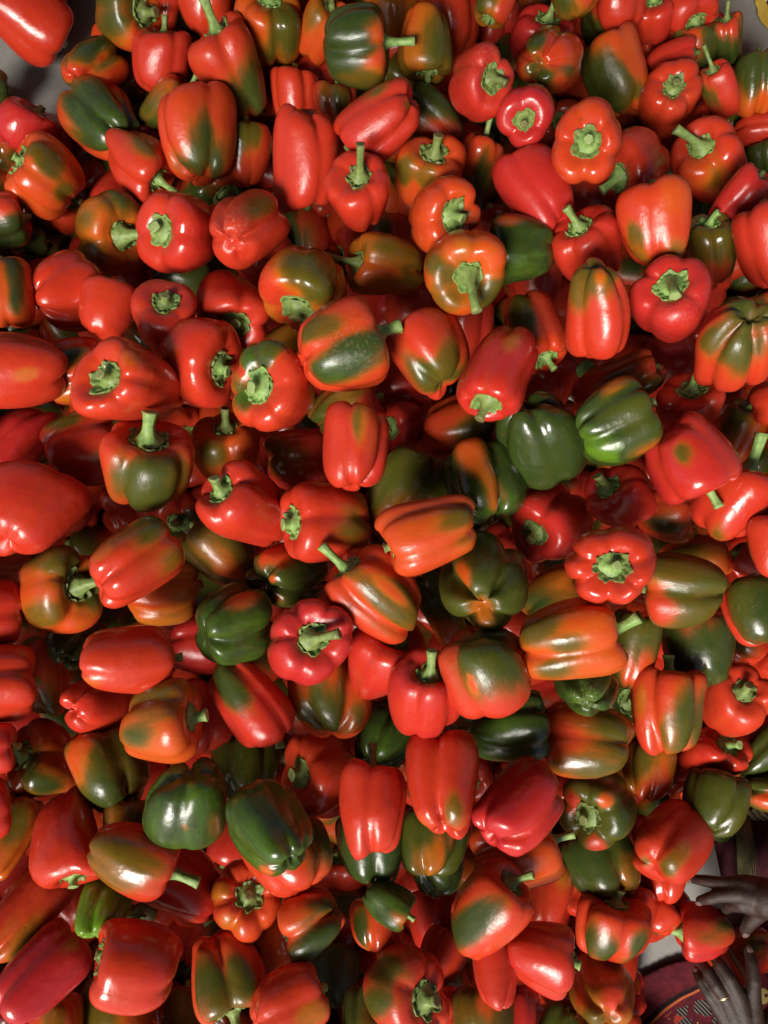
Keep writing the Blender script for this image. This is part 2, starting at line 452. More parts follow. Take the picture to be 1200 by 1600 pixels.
# ------------------------------------------------------------------ what lies in the heap
# one row per pepper seen in the photograph:
# layer, (box: left, top, right, bottom), stem azimuth, stem elevation, ripeness, patches (dx, dy, radius, ripeness[, stretch]), options
C_, RD, OR_, OG, GR, OL, DG = 1.0, .88, .78, .64, .08, .25, .02
CAT = [
 (2,(-50,-40,120,101),335,0,.88,[],{}),
 (3,(145,-45,262,78),5,50,.60,[(-25,15,45,.15),(-30,-20,40,.2),(25,35,30,.72)],{'sb':(90,.1,.25)}),
 (1,(220,-20,285,60),90,0,.88,[],{}),
 (2,(272,-40,365,62),95,0,.80,[],{}),
 (2,(362,-25,476,100),92,30,.60,[(30,15,38,.22,1.5),(-35,0,22,.66)],{}),
 (3,(203,45,302,155),88,3,.89,[],{'A':1.25,'sb':(90,.2,.3)}),
 (3,(290,22,420,186),118,12,.80,[(40,45,34,.12)],{'A':1.4,'sb':(100,.2,.42)}),
 (3,(222,108,300,212),40,25,.66,[(-15,30,34,.2)],{'sb':(80,.3,.5)}),
 (5,(245,128,372,290),98,-15,.76,[(18,5,28,.12,1.6),(28,45,34,.1,1.4),(-25,55,26,.12,1.4)],{'A':1.3,'nl':4,'gr':.2}),
 (3,(94,55,202,150),40,-45,.25,[(10,-30,30,.06),(-30,25,22,.82),(20,-12,10,.7,2),(42,30,22,.7)],{}),
 (4,(86,117,222,249),140,-55,.78,[(-10,-12,30,.05),(32,-8,38,.06),(-10,45,40,.05),(40,25,28,.04)],{'gr':.26,'nl':4}),
 (3,(-15,154,100,245),60,5,.98,[],{'A':1.2}),
 (5,(6,204,134,344),148,8,.70,[(12,-20,17,.26,1.4),(35,30,11,.3),(-25,-50,11,.35)],{'nl':6,'gr':.22,'A':.95,'sb':(150,.2,.1)}),
 (5,(161,202,278,319),332,38,.86,[(10,-48,18,.3)],{'tp':.72,'A':1.1,'nl':3,'sb':(320,.2,.4)}),
 (2,(345,184,426,292),90,0,.78,[(-5,-40,24,.2),(10,-40,20,.25)],{}),
 (4,(-38,296,49,391),20,20,.82,[(20,35,22,.06),(-5,30,20,.08)],{'gr':.26}),
 (1,(5,350,75,400),0,0,.1,[],{}),
 (4,(116,296,236,431),8,60,.60,[(10,-52,36,.15),(-50,-20,22,.35),(-45,30,20,.4)],{'sb':(15,.75,.5),'gr':.2}),
 (5,(211,299,345,426),182,52,.90,[],{'tp':.8,'sb':(70,.2,.12)}),
 (5,(326,296,454,421),40,-58,.85,[(28,-45,20,.35)],{'lump':1.8,'gr':.24,'scar':.3}),
 (3,(-60,103,15,172),0,0,.1,[],{}),
 (2,(462,-15,545,105),60,30,.68,[(-10,-20,20,.4)],{}),
 (5,(500,8,613,134),3,3,.09,[(54,-15,20,.66,1),(50,32,24,.70,1),(10,60,16,.3)],{'A':1.05,'nl':4,'sb':(3,.1,.45)}),
 (4,(618,6,712,130),268,18,.34,[(-20,-25,34,.62,1.6),(30,20,30,.22,2),(-22,40,20,.45)],{'A':1.3,'gr':.22}),
 (1,(565,-20,660,70),90,0,.5,[],{}),
 (2,(650,-30,752,100),90,5,.82,[],{'A':1.4}),
 (3,(738,-50,812,42),250,20,.45,[(-20,10,25,.15),(15,25,22,.8)],{}),
 (5,(697,69,807,187),20,62,.91,[],{'nl':4,'sb':(320,.6,.3),'scar':.15}),
 (3,(622,128,726,236),140,0,.1,[(30,42,24,.8)],{'A':1.4}),
 (5,(517,124,660,262),215,-12,.90,[(-5,-60,18,.3),(55,-30,10,.4)],{'A':1.1,'gr':.2}),
 (4,(424,164,532,330),272,-8,.89,[],{'A':1.4,'nl':4,'tp':.97,'gr':.13}),
 (5,(506,238,612,360),92,55,.88,[],{'nl':5,'gr':.13,'sb':(84,.35,.5)}),
 (1,(420,105,500,200),90,0,.86,[],{}),
 (2,(487,128,560,215),90,0,.84,[(-5,-25,22,.25)],{}),
 (4,(615,212,730,335),75,45,.70,[(-20,10,14,.38,1.4),(-50,5,14,.3)],{'gr':.24,'sb':(80,.2,.3)}),
 (3,(708,208,790,328),70,12,.77,[(-5,35,36,.1)],{'sb':(95,.2,.5)}),
 (5,(636,277,753,395),15,72,.72,[],{'nl':5,'sb':(330,.5,.22)}),
 (6,(661,359,792,492),285,72,.66,[(-48,-8,28,.25),(-35,40,24,.38),(48,38,28,.25),(-5,-50,20,.5)],{'nl':5,'gr':.14,'sb':(283,.6,.5)}),
 (4,(540,364,665,460),172,18,.48,[(-40,15,22,.72),(35,15,34,.26),(10,-30,26,.3),(0,12,20,.62,2)],{'sb':(150,.2,.55),'A':1.1}),
 (5,(754,334,869,444),178,5,.05,[(-18,-50,12,.60,1.8),(0,42,22,.03)],{'A':1.15}),
 (2,(735,325,800,400),90,0,.86,[],{}),
 (3,(793,8,900,105),65,25,.98,[],{'sb':(80,.2,.4)}),
 (5,(804,41,914,144),10,-80,.75,[(-28,-30,17,.14),(-12,32,22,.16),(38,18,18,.14)],{'gr':.26,'nl':4}),
 (4,(855,-50,945,30),90,0,.4,[(-20,10,30,.14),(20,5,25,.75)],{}),
 (2,(918,-35,1015,54),90,0,.88,[],{}),
 (5,(903,37,1017,182),108,-12,.68,[(-22,15,34,.15,1.4),(-30,45,30,.13),(30,35,18,.25,1.6)],{'A':1.35,'gr':.18,'nl':4}),
 (3,(1020,-45,1126,62),300,35,.89,[],{'sb':(280,.4,.3)}),
 (3,(1005,58,1097,128),10,0,.90,[],{'A':1.2}),
 (2,(1050,38,1125,135),90,0,.2,[(-10,-25,20,.72)],{}),
 (3,(1108,18,1162,102),90,20,.10,[(0,-20,14,.8)],{'sb':(60,.2,.5)}),
 (6,(993,93,1100,217),65,66,.80,[],{'nl':5,'sb':(60,.2,.15),'scar':.12}),
 (4,(1090,92,1157,192),110,20,.90,[(-20,10,20,.2)],{'sb':(110,.4,.75)}),
 (6,(1046,181,1169,318),110,58,.83,[(12,40,22,.4),(-20,20,20,.70)],{'sb':(142,.75,.5),'gr':.22,'nl':4}),
 (3,(1140,72,1225,184),90,0,.62,[(-20,-25,20,.12),(15,-25,22,.1)],{'gr':.26}),
 (5,(773,133,869,231),260,80,1.0,[],{'sb':(265,.2,.15)}),
 (7,(859,153,975,286),80,82,.76,[],{'nl':5,'gr':.2,'sb':(90,.05,.16)}),
 (4,(930,199,1048,338),205,52,.84,[],{'sb':(210,.7,.3),'gr':.2}),
 (5,(767,225,898,367),128,-25,.96,[],{'A':1.35,'nl':3,'gr':.08}),
 (6,(962,273,1081,419),92,-8,.77,[(-32,25,12,.28),(-32,62,18,.42),(38,55,16,.42),(42,-40,20,.66)],{'A':1.25,'gr':.26,'nl':4,'groove':1}),
 (5,(860,321,973,446),112,38,.91,[],{'sb':(130,.5,.35)}),
 (7,(883,401,985,562),270,-12,.86,[(-22,-52,26,.24,1.3),(22,-58,20,.2),(-30,-15,16,.35),(5,-58,12,.6,2)],{'A':1.5,'nl':4}),
 (6,(982,396,1111,538),82,68,.96,[],{'nl':4,'gr':.22,'sb':(275,.5,.4),'scar':.1}),
 (4,(1068,328,1152,455),95,25,.30,[(15,45,16,.75)],{'sb':(0,.5,.3)}),
 (6,(1144,304,1250,458),95,0,.88,[],{}),
 (4,(1105,255,1212,355),45,0,.97,[],{'A':1.4}),
 (2,(1143,175,1215,230),0,0,.9,[],{}),
 (3,(1165,215,1225,270),90,0,.1,[],{}),
 (2,(865,265,960,360),90,0,.9,[],{}),
 (3,(1060,155,1140,235),35,35,.88,[],{'sb':(40,.4,.55)}),
 (1,(975,-15,1060,70),90,30,.9,[],{}),
 (5,(-48,398,54,516),100,-10,.70,[(20,-40,26,.1),(30,5,22,.08),(-10,-25,20,.12)],{}),
 (4,(46,388,166,520),20,-20,.87,[],{'gr':.25,'nl':4,'A':1.1}),
 (4,(123,430,222,536),75,-20,.87,[],{'A':1.25,'tp':.7,'nl':3,'gr':.08}),
 (5,(205,436,307,550),92,52,.91,[],{'tp':.6,'sb':(90,.1,.15)}),
 (4,(305,421,424,548),285,68,.89,[],{'nl':4,'gr':.2,'sb':(90,.2,.15)}),
 (1,(235,400,330,470),0,0,.12,[],{}),
 (5,(-55,515,102,642),184,-10,.86,[(22,10,9,.55)],{'A':1.3}),
 (4,(66,524,160,635),10,10,.76,[(-5,-28,24,.12),(15,35,18,.5)],{}),
 (6,(110,525,290,657),165,52,.82,[(8,-45,14,.6)],{'tp':.45,'nl':6,'gr':.10,'A':1.6,'sb':(90,.1,.15)}),
 (5,(251,495,378,640),345,38,.87,[(-50,-25,10,.65)],{'sb':(330,.1,.12),'nl':3,'gr':.16}),
 (6,(362,529,490,676),172,58,.80,[(-38,-42,28,-.02),(-50,15,26,.0),(-5,-58,24,.18)],{'nl':7,'gr':.12,'sb':(200,.2,.15)}),
 (4,(-45,634,92,748),230,5,.99,[],{'A':1.4,'sb':(230,.2,.3)}),
 (4,(64,634,192,762),15,0,.87,[(-28,-48,16,.25),(45,20,18,.2)],{}),
 (6,(-40,718,143,870),60,-25,.90,[],{'A':1.15,'nl':3,'gr':.15}),
 (6,(157,652,303,802),88,38,.79,[(-45,42,38,.2),(32,52,38,.18),(60,10,22,.25)],{'nl':5,'A':1.15,'gr':.2,'sb':(80,.3,.35)}),
 (4,(300,643,405,756),95,35,.63,[(-8,12,22,.27,1.3),(20,30,10,.4,2)],{'gr':.22,'sb':(85,.2,.3)}),
 (6,(306,718,452,855),145,45,.89,[],{'gr':.24,'nl':4,'sb':(60,.3,.25)}),
 (4,(280,795,398,922),140,0,.30,[(15,48,22,.68),(-20,20,24,.4)],{'gr':.2}),
 (5,(403,384,543,520),248,42,.50,[(30,-8,40,.24),(-48,10,30,.84),(-10,50,22,.80),(0,-45,26,.24)],{'nl':5,'sb':(270,.3,.15),'A':1.25}),
 (7,(460,463,609,611),20,-8,.77,[(12,0,20,.06,2.6),(-8,46,22,.04,2.6),(-55,-22,15,.25),(-30,-28,14,.35,1.8)],{'nl':5,'gr':.2,'A':1.2,'scar':.13,'sb':(15,.2,.3)}),
 (6,(601,481,734,624),120,-22,.85,[(-5,38,32,.16),(42,5,24,.32,1.6),(25,58,22,.25)],{'nl':4,'A':1.3,'gr':.18}),
 (7,(713,508,841,659),242,38,.96,[(25,-55,14,.55)],{'A':1.4,'nl':5,'gr':.1,'sb':(245,.3,.3)}),
 (4,(480,578,602,684),25,0,.86,[(-42,15,38,.15),(-10,-18,22,.4)],{}),
 (7,(504,626,609,768),90,-12,.88,[(8,-42,13,.3,2.2),(30,-62,14,.45),(38,-30,20,.7,2)],{'A':1.35,'gr':.26,'nl':4,'groove':1}),
 (3,(596,622,663,718),180,45,.95,[],{}),
 (4,(656,608,785,722),8,0,.73,[(50,0,34,.25)],{'A':1.25}),
 (3,(410,668,520,775),0,0,.93,[(-25,-15,24,.35)],{}),
 (5,(570,696,705,856),52,-5,.22,[(5,30,30,.62,1.4),(-40,50,20,.5)],{'A':1.5,'gr':.2}),
 (6,(691,684,825,830),112,-25,.06,[(30,15,13,.55,3),(-25,-60,22,.60),(15,-20,10,.5)],{'A':1.2,'gr':.28,'nl':4}),
 (8,(585,773,744,901),195,5,.70,[(55,-30,24,.3),(60,5,16,.4),(-20,-20,20,.64)],{'A':1.2,'nl':5,'gr':.14,'sb':(200,.3,.12)}),
 (2,(600,440,700,545),90,0,.82,[],{}),
 (2,(690,465,772,575),90,0,.9,[],{}),
 (2,(585,560,685,655),180,0,.92,[],{}),
 (3,(398,500,500,600),20,0,.70,[(-10,-20,25,.4)],{}),
 (5,(786,453,888,586),292,28,.79,[(-30,-40,20,.25)],{'gr':.2,'sb':(330,.3,.25)}),
 (2,(790,395,880,475),90,0,.88,[],{}),
 (2,(985,520,1095,625),0,0,.96,[],{}),
 (7,(1085,464,1216,614),255,-50,.79,[(-42,-5,20,.27,1.5),(22,5,34,.22,1.3),(5,-62,24,.18),(40,-50,20,.25)],{'nl':5,'gr':.22}),
 (4,(892,545,1042,650),20,0,.80,[(-5,-12,32,.12,1.6),(50,5,20,.25)],{}),
 (7,(900,586,1035,729),25,-8,.06,[(-25,40,36,-.14),(55,52,14,.55,2.2),(-15,-62,12,.55,2.2),(20,-10,40,.17)],{'nl':6,'gr':.16,'A':1.02,'sb':(30,.2,.15)}),
 (6,(775,610,917,766),285,-38,.05,[(0,0,60,.08)],{'gr':.28,'nl':4,'A':1.25,'groove':1,'sb':(300,.2,.3)}),
 (5,(1026,580,1132,684),82,42,.83,[],{'sb':(60,.35,.45)}),
 (7,(1010,640,1158,792),300,-10,.97,[(-15,-8,15,.25,1.2)],{'A':1.25,'gr':.16,'nl':4,'sb':(290,.2,.3)}),
 (6,(914,723,1026,826),132,52,.93,[],{'sb':(120,.3,.3),'gr':.2}),
 (6,(1080,712,1222,848),62,5,.90,[(-35,58,20,.3)],{'gr':.2,'sb':(90,.4,.5)}),
 (3,(1115,615,1197,742),60,10,.66,[(-10,-30,30,.18)],{'sb':(0,.4,.5)}),
 (5,(1172,588,1245,668),0,0,.86,[],{}),
 (5,(798,752,927,880),218,55,.94,[],{'gr':.2,'sb':(270,.2,.15)}),
 (2,(800,560,900,645),90,0,.86,[],{}),
 (4,(988,758,1086,850),0,0,.78,[(5,35,26,.2)],{}),
 (5,(20,850,171,992),5,62,.72,[(0,-50,42,.28),(48,-5,30,.2),(-25,55,22,.35),(40,48,18,.6)],{'nl':4,'gr':.26,'sb':(16,.85,.62)}),
 (7,(140,805,288,952),35,-15,.85,[(25,-48,38,.25),(62,-12,24,.35),(-50,-22,9,.6)],{'nl':4,'gr':.18,'A':1.2}),
 (4,(188,865,310,980),5,0,.5,[(-25,15,24,.68)],{'gr':.18}),
 (2,(-30,845,52,905),0,0,.66,[],{}),
 (4,(-60,902,33,1014),0,0,.9,[],{}),
 (5,(-80,1003,53,1132),0,0,.84,[(48,-15,10,.3)],{'A':1.2}),
 (3,(15,990,108,1122),95,0,.76,[(10,45,26,.25)],{}),
 (3,(68,955,172,1045),60,-50,.1,[],{'gr':.26}),
 (7,(125,975,272,1086),2,-8,.85,[(-55,40,10,.55)],{'A':1.35,'nl':5,'gr':.1,'sb':(0,.2,.3)}),
 (5,(94,1052,208,1150),15,-52,.89,[],{'gr':.26,'nl':3}),
 (7,(186,1059,316,1193),0,25,.64,[(-25,-42,32,.30,2),(-42,28,22,.22,1.4),(0,-15,14,.45,2)],{'nl':5,'gr':.22,'A':1.0,'sb':(30,.2,.2)}),
 (6,(306,908,425,1044),12,-30,.03,[(15,-52,13,.55,1.6)],{'nl':4,'gr':.24,'A':1.2}),
 (6,(326,1028,462,1168),305,-5,.90,[(-40,-32,22,.1),(10,-50,20,.78,2)],{'A':1.3,'gr':.16,'nl':4,'sb':(260,.5,.3)}),
 (2,(262,955,350,1055),0,0,.98,[],{}),
 (2,(268,1060,372,1180),90,0,.9,[],{}),
 (3,(15,1115,115,1252),165,35,.64,[(15,45,26,.1),(-30,-10,18,.2)],{'gr':.26}),
 (5,(-65,1128,26,1212),0,0,.92,[],{}),
 (5,(100,1133,234,1272),110,-20,.24,[(-56,0,17,.68,1.4),(-40,-45,15,.66,1),(5,50,26,.12)],{'A':1.15}),
 (6,(433,752,582,878),180,22,.88,[(55,0,22,.35)],{'A':1.2,'gr':.16,'nl':4,'sb':(180,.1,.15)}),
 (5,(383,843,512,950),20,-45,.12,[(0,-42,20,.75,1.8),(-28,12,6,.6,3),(-15,42,10,.5)],{'gr':.3,'nl':4,'A':1.2}),
 (7,(506,851,658,1007),138,15,.76,[(8,18,26,.22,2.4),(50,-12,18,.26,2),(45,50,26,.25),(30,-5,10,.7,3),(-50,-50,14,.4)],{'gr':.2,'nl':5,'A':1.1,'sb':(125,.2,.45)}),
 (7,(417,936,552,1071),5,80,.98,[],{'gr':.2,'nl':6,'sb':(12,.65,.4)}),
 (6,(544,960,670,1094),65,42,.94,[],{'tp':.45,'nl':3,'sb':(70,.2,.2),'gr':.2}),
 (5,(448,1018,582,1154),88,-12,.73,[(-28,38,26,.18),(8,42,28,.2),(30,-10,12,.25,3),(50,30,12,.3,2)],{'gr':.24,'nl':5}),
 (6,(606,1012,728,1157),85,60,.94,[],{'gr':.2,'nl':4,'sb':(88,.45,.4)}),
 (7,(684,978,833,1124),295,-28,.87,[(-30,-25,50,.17,1.1),(30,-20,62,.17,1.1),(0,-50,40,.17,1),(-22,14,9,.8,2.5)],{'gr':.22,'nl':4,'A':1.15,'sb':(300,.2,.25)}),
 (7,(684,831,828,983),85,-62,.16,[(-55,-10,16,.6),(0,42,20,.5),(35,-40,22,.2)],{'gr':.3,'nl':4}),
 (4,(643,885,732,1020),120,0,.2,[(12,42,20,.62,1.5)],{'A':1.4}),
 (3,(552,1100,655,1205),60,-30,.03,[],{'gr':.24}),
 (5,(728,1078,864,1190),5,0,.07,[(-30,0,30,.0)],{'gr':.2,'A':1.2}),
 (4,(438,1142,560,1275),188,42,.78,[],{'gr':.18,'sb':(200,.1,.15)}),
 (7,(527,1188,638,1342),90,-3,.87,[],{'A':1.4,'gr':.24,'nl':4,'groove':1,'sb':(95,.2,.4)}),
 (7,(632,1143,750,1310),92,-18,.86,[(22,38,18,.36),(-35,60,14,.66)],{'A':1.4,'gr':.2,'nl':4,'groove':1}),
 (2,(328,1145,442,1252),90,0,.2,[],{}),
 (8,(882,820,1025,945),0,86,.85,[],{'nl':6,'gr':.2,'sb':(0,.3,.13)}),
 (6,(1005,860,1136,985),178,-5,.24,[(-48,28,24,.80,1),(-55,0,16,.7,1),(-15,-40,20,.30)],{'gr':.18,'A':1.05}),
 (6,(1126,893,1245,1014),100,-10,.84,[(0,-12,36,.08),(-28,-35,26,.2),(30,-10,30,.08)],{}),
 (7,(1168,803,1260,905),90,0,.84,[],{}),
 (3,(1025,835,1148,905),10,0,.62,[(-20,-10,28,.3)],{}),
 (4,(1138,845,1205,905),150,20,.88,[],{}),
 (8,(812,931,981,1064),12,0,.64,[(-62,-15,22,.3,1.4),(-18,22,17,.28,1.5),(-30,55,20,.28,1.8),(40,-35,18,.62)],{'A':1.25,'gr':.2,'nl':4,'sb':(50,.5,.35)}),
 (4,(948,950,1036,1080),80,0,.22,[(0,42,24,.72)],{}),
 (4,(1032,945,1149,1075),90,-5,.10,[(0,-48,34,.8,1)],{'gr':.2}),
 (6,(864,1018,967,1119),90,-60,.06,[(0,25,34,-.02)],{'gr':.26,'nl':4,'scar':.35}),
 (7,(985,1040,1104,1182),92,8,.78,[(42,15,24,.2,2.6),(-8,38,14,.4),(-45,-20,14,.5,2)],{'gr':.22,'nl':5,'A':1.15,'sb':(90,.2,.25)}),
 (7,(1096,1033,1212,1154),55,62,.83,[],{'gr':.2,'nl':4,'sb':(50,.2,.2)}),
 (6,(850,1096,994,1216),180,-5,.76,[(42,-8,42,.26),(5,48,34,.25),(-60,45,10,.4)],{'A':1.25,'gr':.14,'nl':4,'sb':(180,.2,.25)}),
 (6,(1053,1130,1174,1234),42,42,.90,[],{'gr':.2,'sb':(310,.3,.25)}),
 (5,(1150,1125,1245,1225),45,0,.12,[],{'A':1.4}),
 (5,(972,1155,1058,1252),85,0,.42,[(0,38,26,.74),(-15,-20,20,.25)],{'gr':.2,'sb':(60,.2,.3)}),
 (3,(812,880,915,990),20,-10,.55,[(-25,5,28,.08)],{}),
 (6,(-75,1213,18,1318),0,0,.92,[],{}),
 (4,(-40,1230,70,1378),60,0,.58,[(15,-10,20,.3)],{'A':1.4}),
 (6,(46,1226,170,1390),272,22,.89,[],{'A':1.8,'tp':.7,'bend':.25,'nl':3,'gr':.1,'sb':(270,.1,.15)}),
 (5,(-45,1340,126,1502),48,-8,.82,[(0,45,26,.5,2),(15,70,16,.3)],{'A':1.6,'tp':.7,'nl':4}),
 (6,(116,1368,209,1466),70,-25,-.17,[],{'gr':.24,'A':1.0}),
 (7,(136,1284,284,1410),335,2,.89,[(-42,-15,34,.32),(-45,15,20,.40)],{'A':1.3,'gr':.14,'nl':4,'sb':(325,.1,.45)}),
 (5,(208,1306,350,1442),140,0,.91,[],{'gr':.24,'nl':3,'A':1.15}),
 (7,(221,1184,357,1326),270,-48,.02,[(2,40,5,.5,2),(55,42,12,.3)],{'gr':.22,'nl':4,'groove':1}),
 (8,(350,1218,492,1368),125,-30,.02,[(25,15,8,.30,2.5),(-12,72,11,.6,1),(45,-20,14,.2)],{'gr':.16,'nl':5,'A':1.05}),
 (6,(372,1280,524,1400),110,0,.78,[(50,-38,30,.15)],{'gr':.18}),
 (5,(327,1342,442,1472),5,82,.76,[(-50,-10,14,.5),(-25,48,14,.5)],{'gr':.2,'nl':7,'sb':(90,.1,.12)}),
 (6,(-15,1438,149,1597),35,-5,1.03,[],{'A':1.35,'gr':.2,'nl':4}),
 (7,(137,1436,289,1585),162,8,.87,[],{'gr':.16,'nl':4,'A':1.05,'sb':(160,.1,.08)}),
 (4,(123,1515,248,1645),90,-10,.52,[(-35,-15,30,.28),(30,0,20,.6)],{}),
 (4,(40,1555,135,1655),90,0,.68,[(0,-20,18,.4)],{}),
 (6,(295,1453,424,1598),285,-5,.78,[(-20,8,30,.14,1.8),(22,5,22,.22,1.6),(0,62,20,.3)],{'gr':.2,'nl':4,'A':1.25,'sb':(270,.2,.3)}),
 (3,(252,1535,340,1645),90,0,.35,[],{}),
 (5,(160,1250,245,1335),90,0,.42,[(10,-20,20,.15)],{}),
 (3,(452,1200,542,1278),0,0,.88,[],{}),
 (5,(521,1265,634,1386),90,0,.06,[],{'gr':.14,'A':1.1}),
 (5,(622,1262,736,1368),88,-10,.15,[(10,10,10,.55,3),(-20,30,14,.45),(40,-10,12,.6,2)],{'gr':.22,'nl':4}),
 (4,(636,1312,727,1402),92,-12,.08,[],{'gr':.26,'nl':4}),
 (6,(564,1376,652,1454),330,5,.03,[(30,36,10,.45,2)],{'gr':.2,'nl':3,'sb':(320,.2,.25)}),
 (5,(543,1400,635,1489),90,0,.76,[(-38,5,20,.12)],{}),
 (6,(430,1388,542,1507),200,-20,.72,[(5,22,30,.08,1.3),(22,-38,26,.14),(35,15,14,.1)],{'gr':.28,'nl':4}),
 (7,(384,1504,522,1630),20,-5,.85,[(38,8,16,.5)],{'A':1.2,'gr':.12}),
 (3,(632,1392,745,1488),90,0,.93,[],{}),
 (4,(652,1448,740,1535),60,0,.88,[],{'gr':.2}),
 (7,(702,1342,838,1497),42,28,.79,[(-38,32,28,.1)],{'tp':.95,'gr':.16,'nl':3,'A':1.3,'sb':(330,.3,.4)}),
 (6,(562,1478,708,1630),340,48,.87,[(-58,8,22,.2),(-45,-48,22,.2)],{'gr':.22,'nl':5,'sb':(70,.2,.2)}),
 (5,(668,1525,724,1645),0,30,.88,[],{}),
 (5,(532,1540,605,1655),90,-10,.12,[(0,0,14,.3,3)],{'gr':.26,'nl':5}),
 (5,(702,1540,808,1650),90,-10,.3,[(-10,-35,22,.66)],{}),
 (2,(468,1475,565,1575),90,0,.02,[],{}),
 (8,(735,1182,882,1337),48,-22,1.0,[],{'gr':.26,'nl':4,'A':1.15}),
 (6,(730,1265,885,1394),15,0,.66,[(-40,-20,22,.76)],{'gr':.22,'A':1.3,'sb':(20,.4,.35)}),
 (6,(735,1468,812,1576),90,-5,.89,[],{'gr':.26}),
 (8,(871,1204,995,1329),228,62,.22,[(-46,-8,16,.80),(0,52,17,.82),(18,-12,9,.6),(40,30,20,.12)],{'gr':.24,'nl':5,'sb':(180,.1,.12)}),
 (7,(872,1278,1002,1412),120,-5,.08,[(48,28,24,.62),(10,62,16,.5,2),(0,0,34,.1)],{'A':1.25,'gr':.12,'nl':4}),
 (7,(988,1249,1116,1382),55,-45,.86,[(12,12,13,.45),(-20,40,14,.32),(-45,35,12,.32)],{'gr':.2,'nl':3}),
 (6,(1066,1192,1174,1310),80,-10,.16,[(32,28,22,.22)],{'gr':.28,'nl':4,'lump':1.6}),
 (5,(1160,1208,1230,1272),0,0,.15,[(15,10,16,.7)],{}),
 (6,(996,1330,1078,1412),90,0,.85,[],{}),
 (5,(1002,1398,1068,1462),60,0,.84,[],{}),
 (7,(893,1392,1024,1500),75,22,.80,[(-50,28,22,.14),(-5,45,18,.14,1.6),(42,35,18,.14,1.6)],{'gr':.24,'nl':5,'A':1.05,'sb':(60,.2,.2)}),
 (5,(955,1380,1030,1495),80,0,.86,[],{'gr':.2}),
 (5,(820,1340,899,1450),80,0,.82,[(25,-30,15,.5)],{}),
 (7,(782,1443,902,1560),350,2,.92,[],{'gr':.2,'nl':4,'A':1.1,'sb':(340,.2,.15)}),
 (8,(884,1487,995,1603),115,-60,.44,[(22,20,26,.80),(-42,10,16,.72),(-10,50,20,.30)],{'gr':.28,'nl':3,'lump':1.8}),
 (5,(840,1525,912,1584),0,0,.84,[],{}),
 (5,(792,1548,840,1645),90,0,.97,[],{}),
 (6,(833,1562,908,1655),60,0,.14,[],{'gr':.2}),
 (6,(942,1575,1005,1650),90,0,.76,[],{}),
 (6,(1050,1408,1150,1503),186,24,.94,[(38,-18,26,.2)],{'A':1.2,'gr':.18,'sb':(165,.3,.6),'held':1}),
 (5,(1092,1462,1172,1565),300,0,.74,[(30,-28,22,.15)],{'A':1.3}),
]

PEP = []
for n, (lay, box, az, el, base, patches, o) in enumerate(CAT):
    rs = random.Random(1000 + n)
    p = dict(box=box, az=R(az), el=R(el), ripe=base, patches=patches, layer=lay, seed=n + 1,
             A=o.get('A', rs.uniform(1.05, 1.3)), fixA=False, nl=o.get('nl', rs.choice([3, 4, 4, 4, 5])),
             gr=o.get('gr', rs.uniform(.13, .24)) * (.82 if el > 48 else 1), tp=o.get('tp', rs.uniform(.72, .97)), rib=rs.uniform(0, .02),
             dip=.21 if el > 20 else .22, bdip=rs.uniform(.10, .28), sq=rs.uniform(-.5, 1.5), lump=o.get('lump', rs.uniform(.6, 1.2)),
             bend=o.get('bend', rs.uniform(-.06, .06)), scar=o.get('scar', 0), sb=o.get('sb'), held=o.get('held'), cat=True, groove=o.get('groove'))
    rot = 0.0
    p['roll'] = rs.uniform(0, 6.28)
    PEP.append(p)
PEP.sort(key=lambda p: p['layer'])

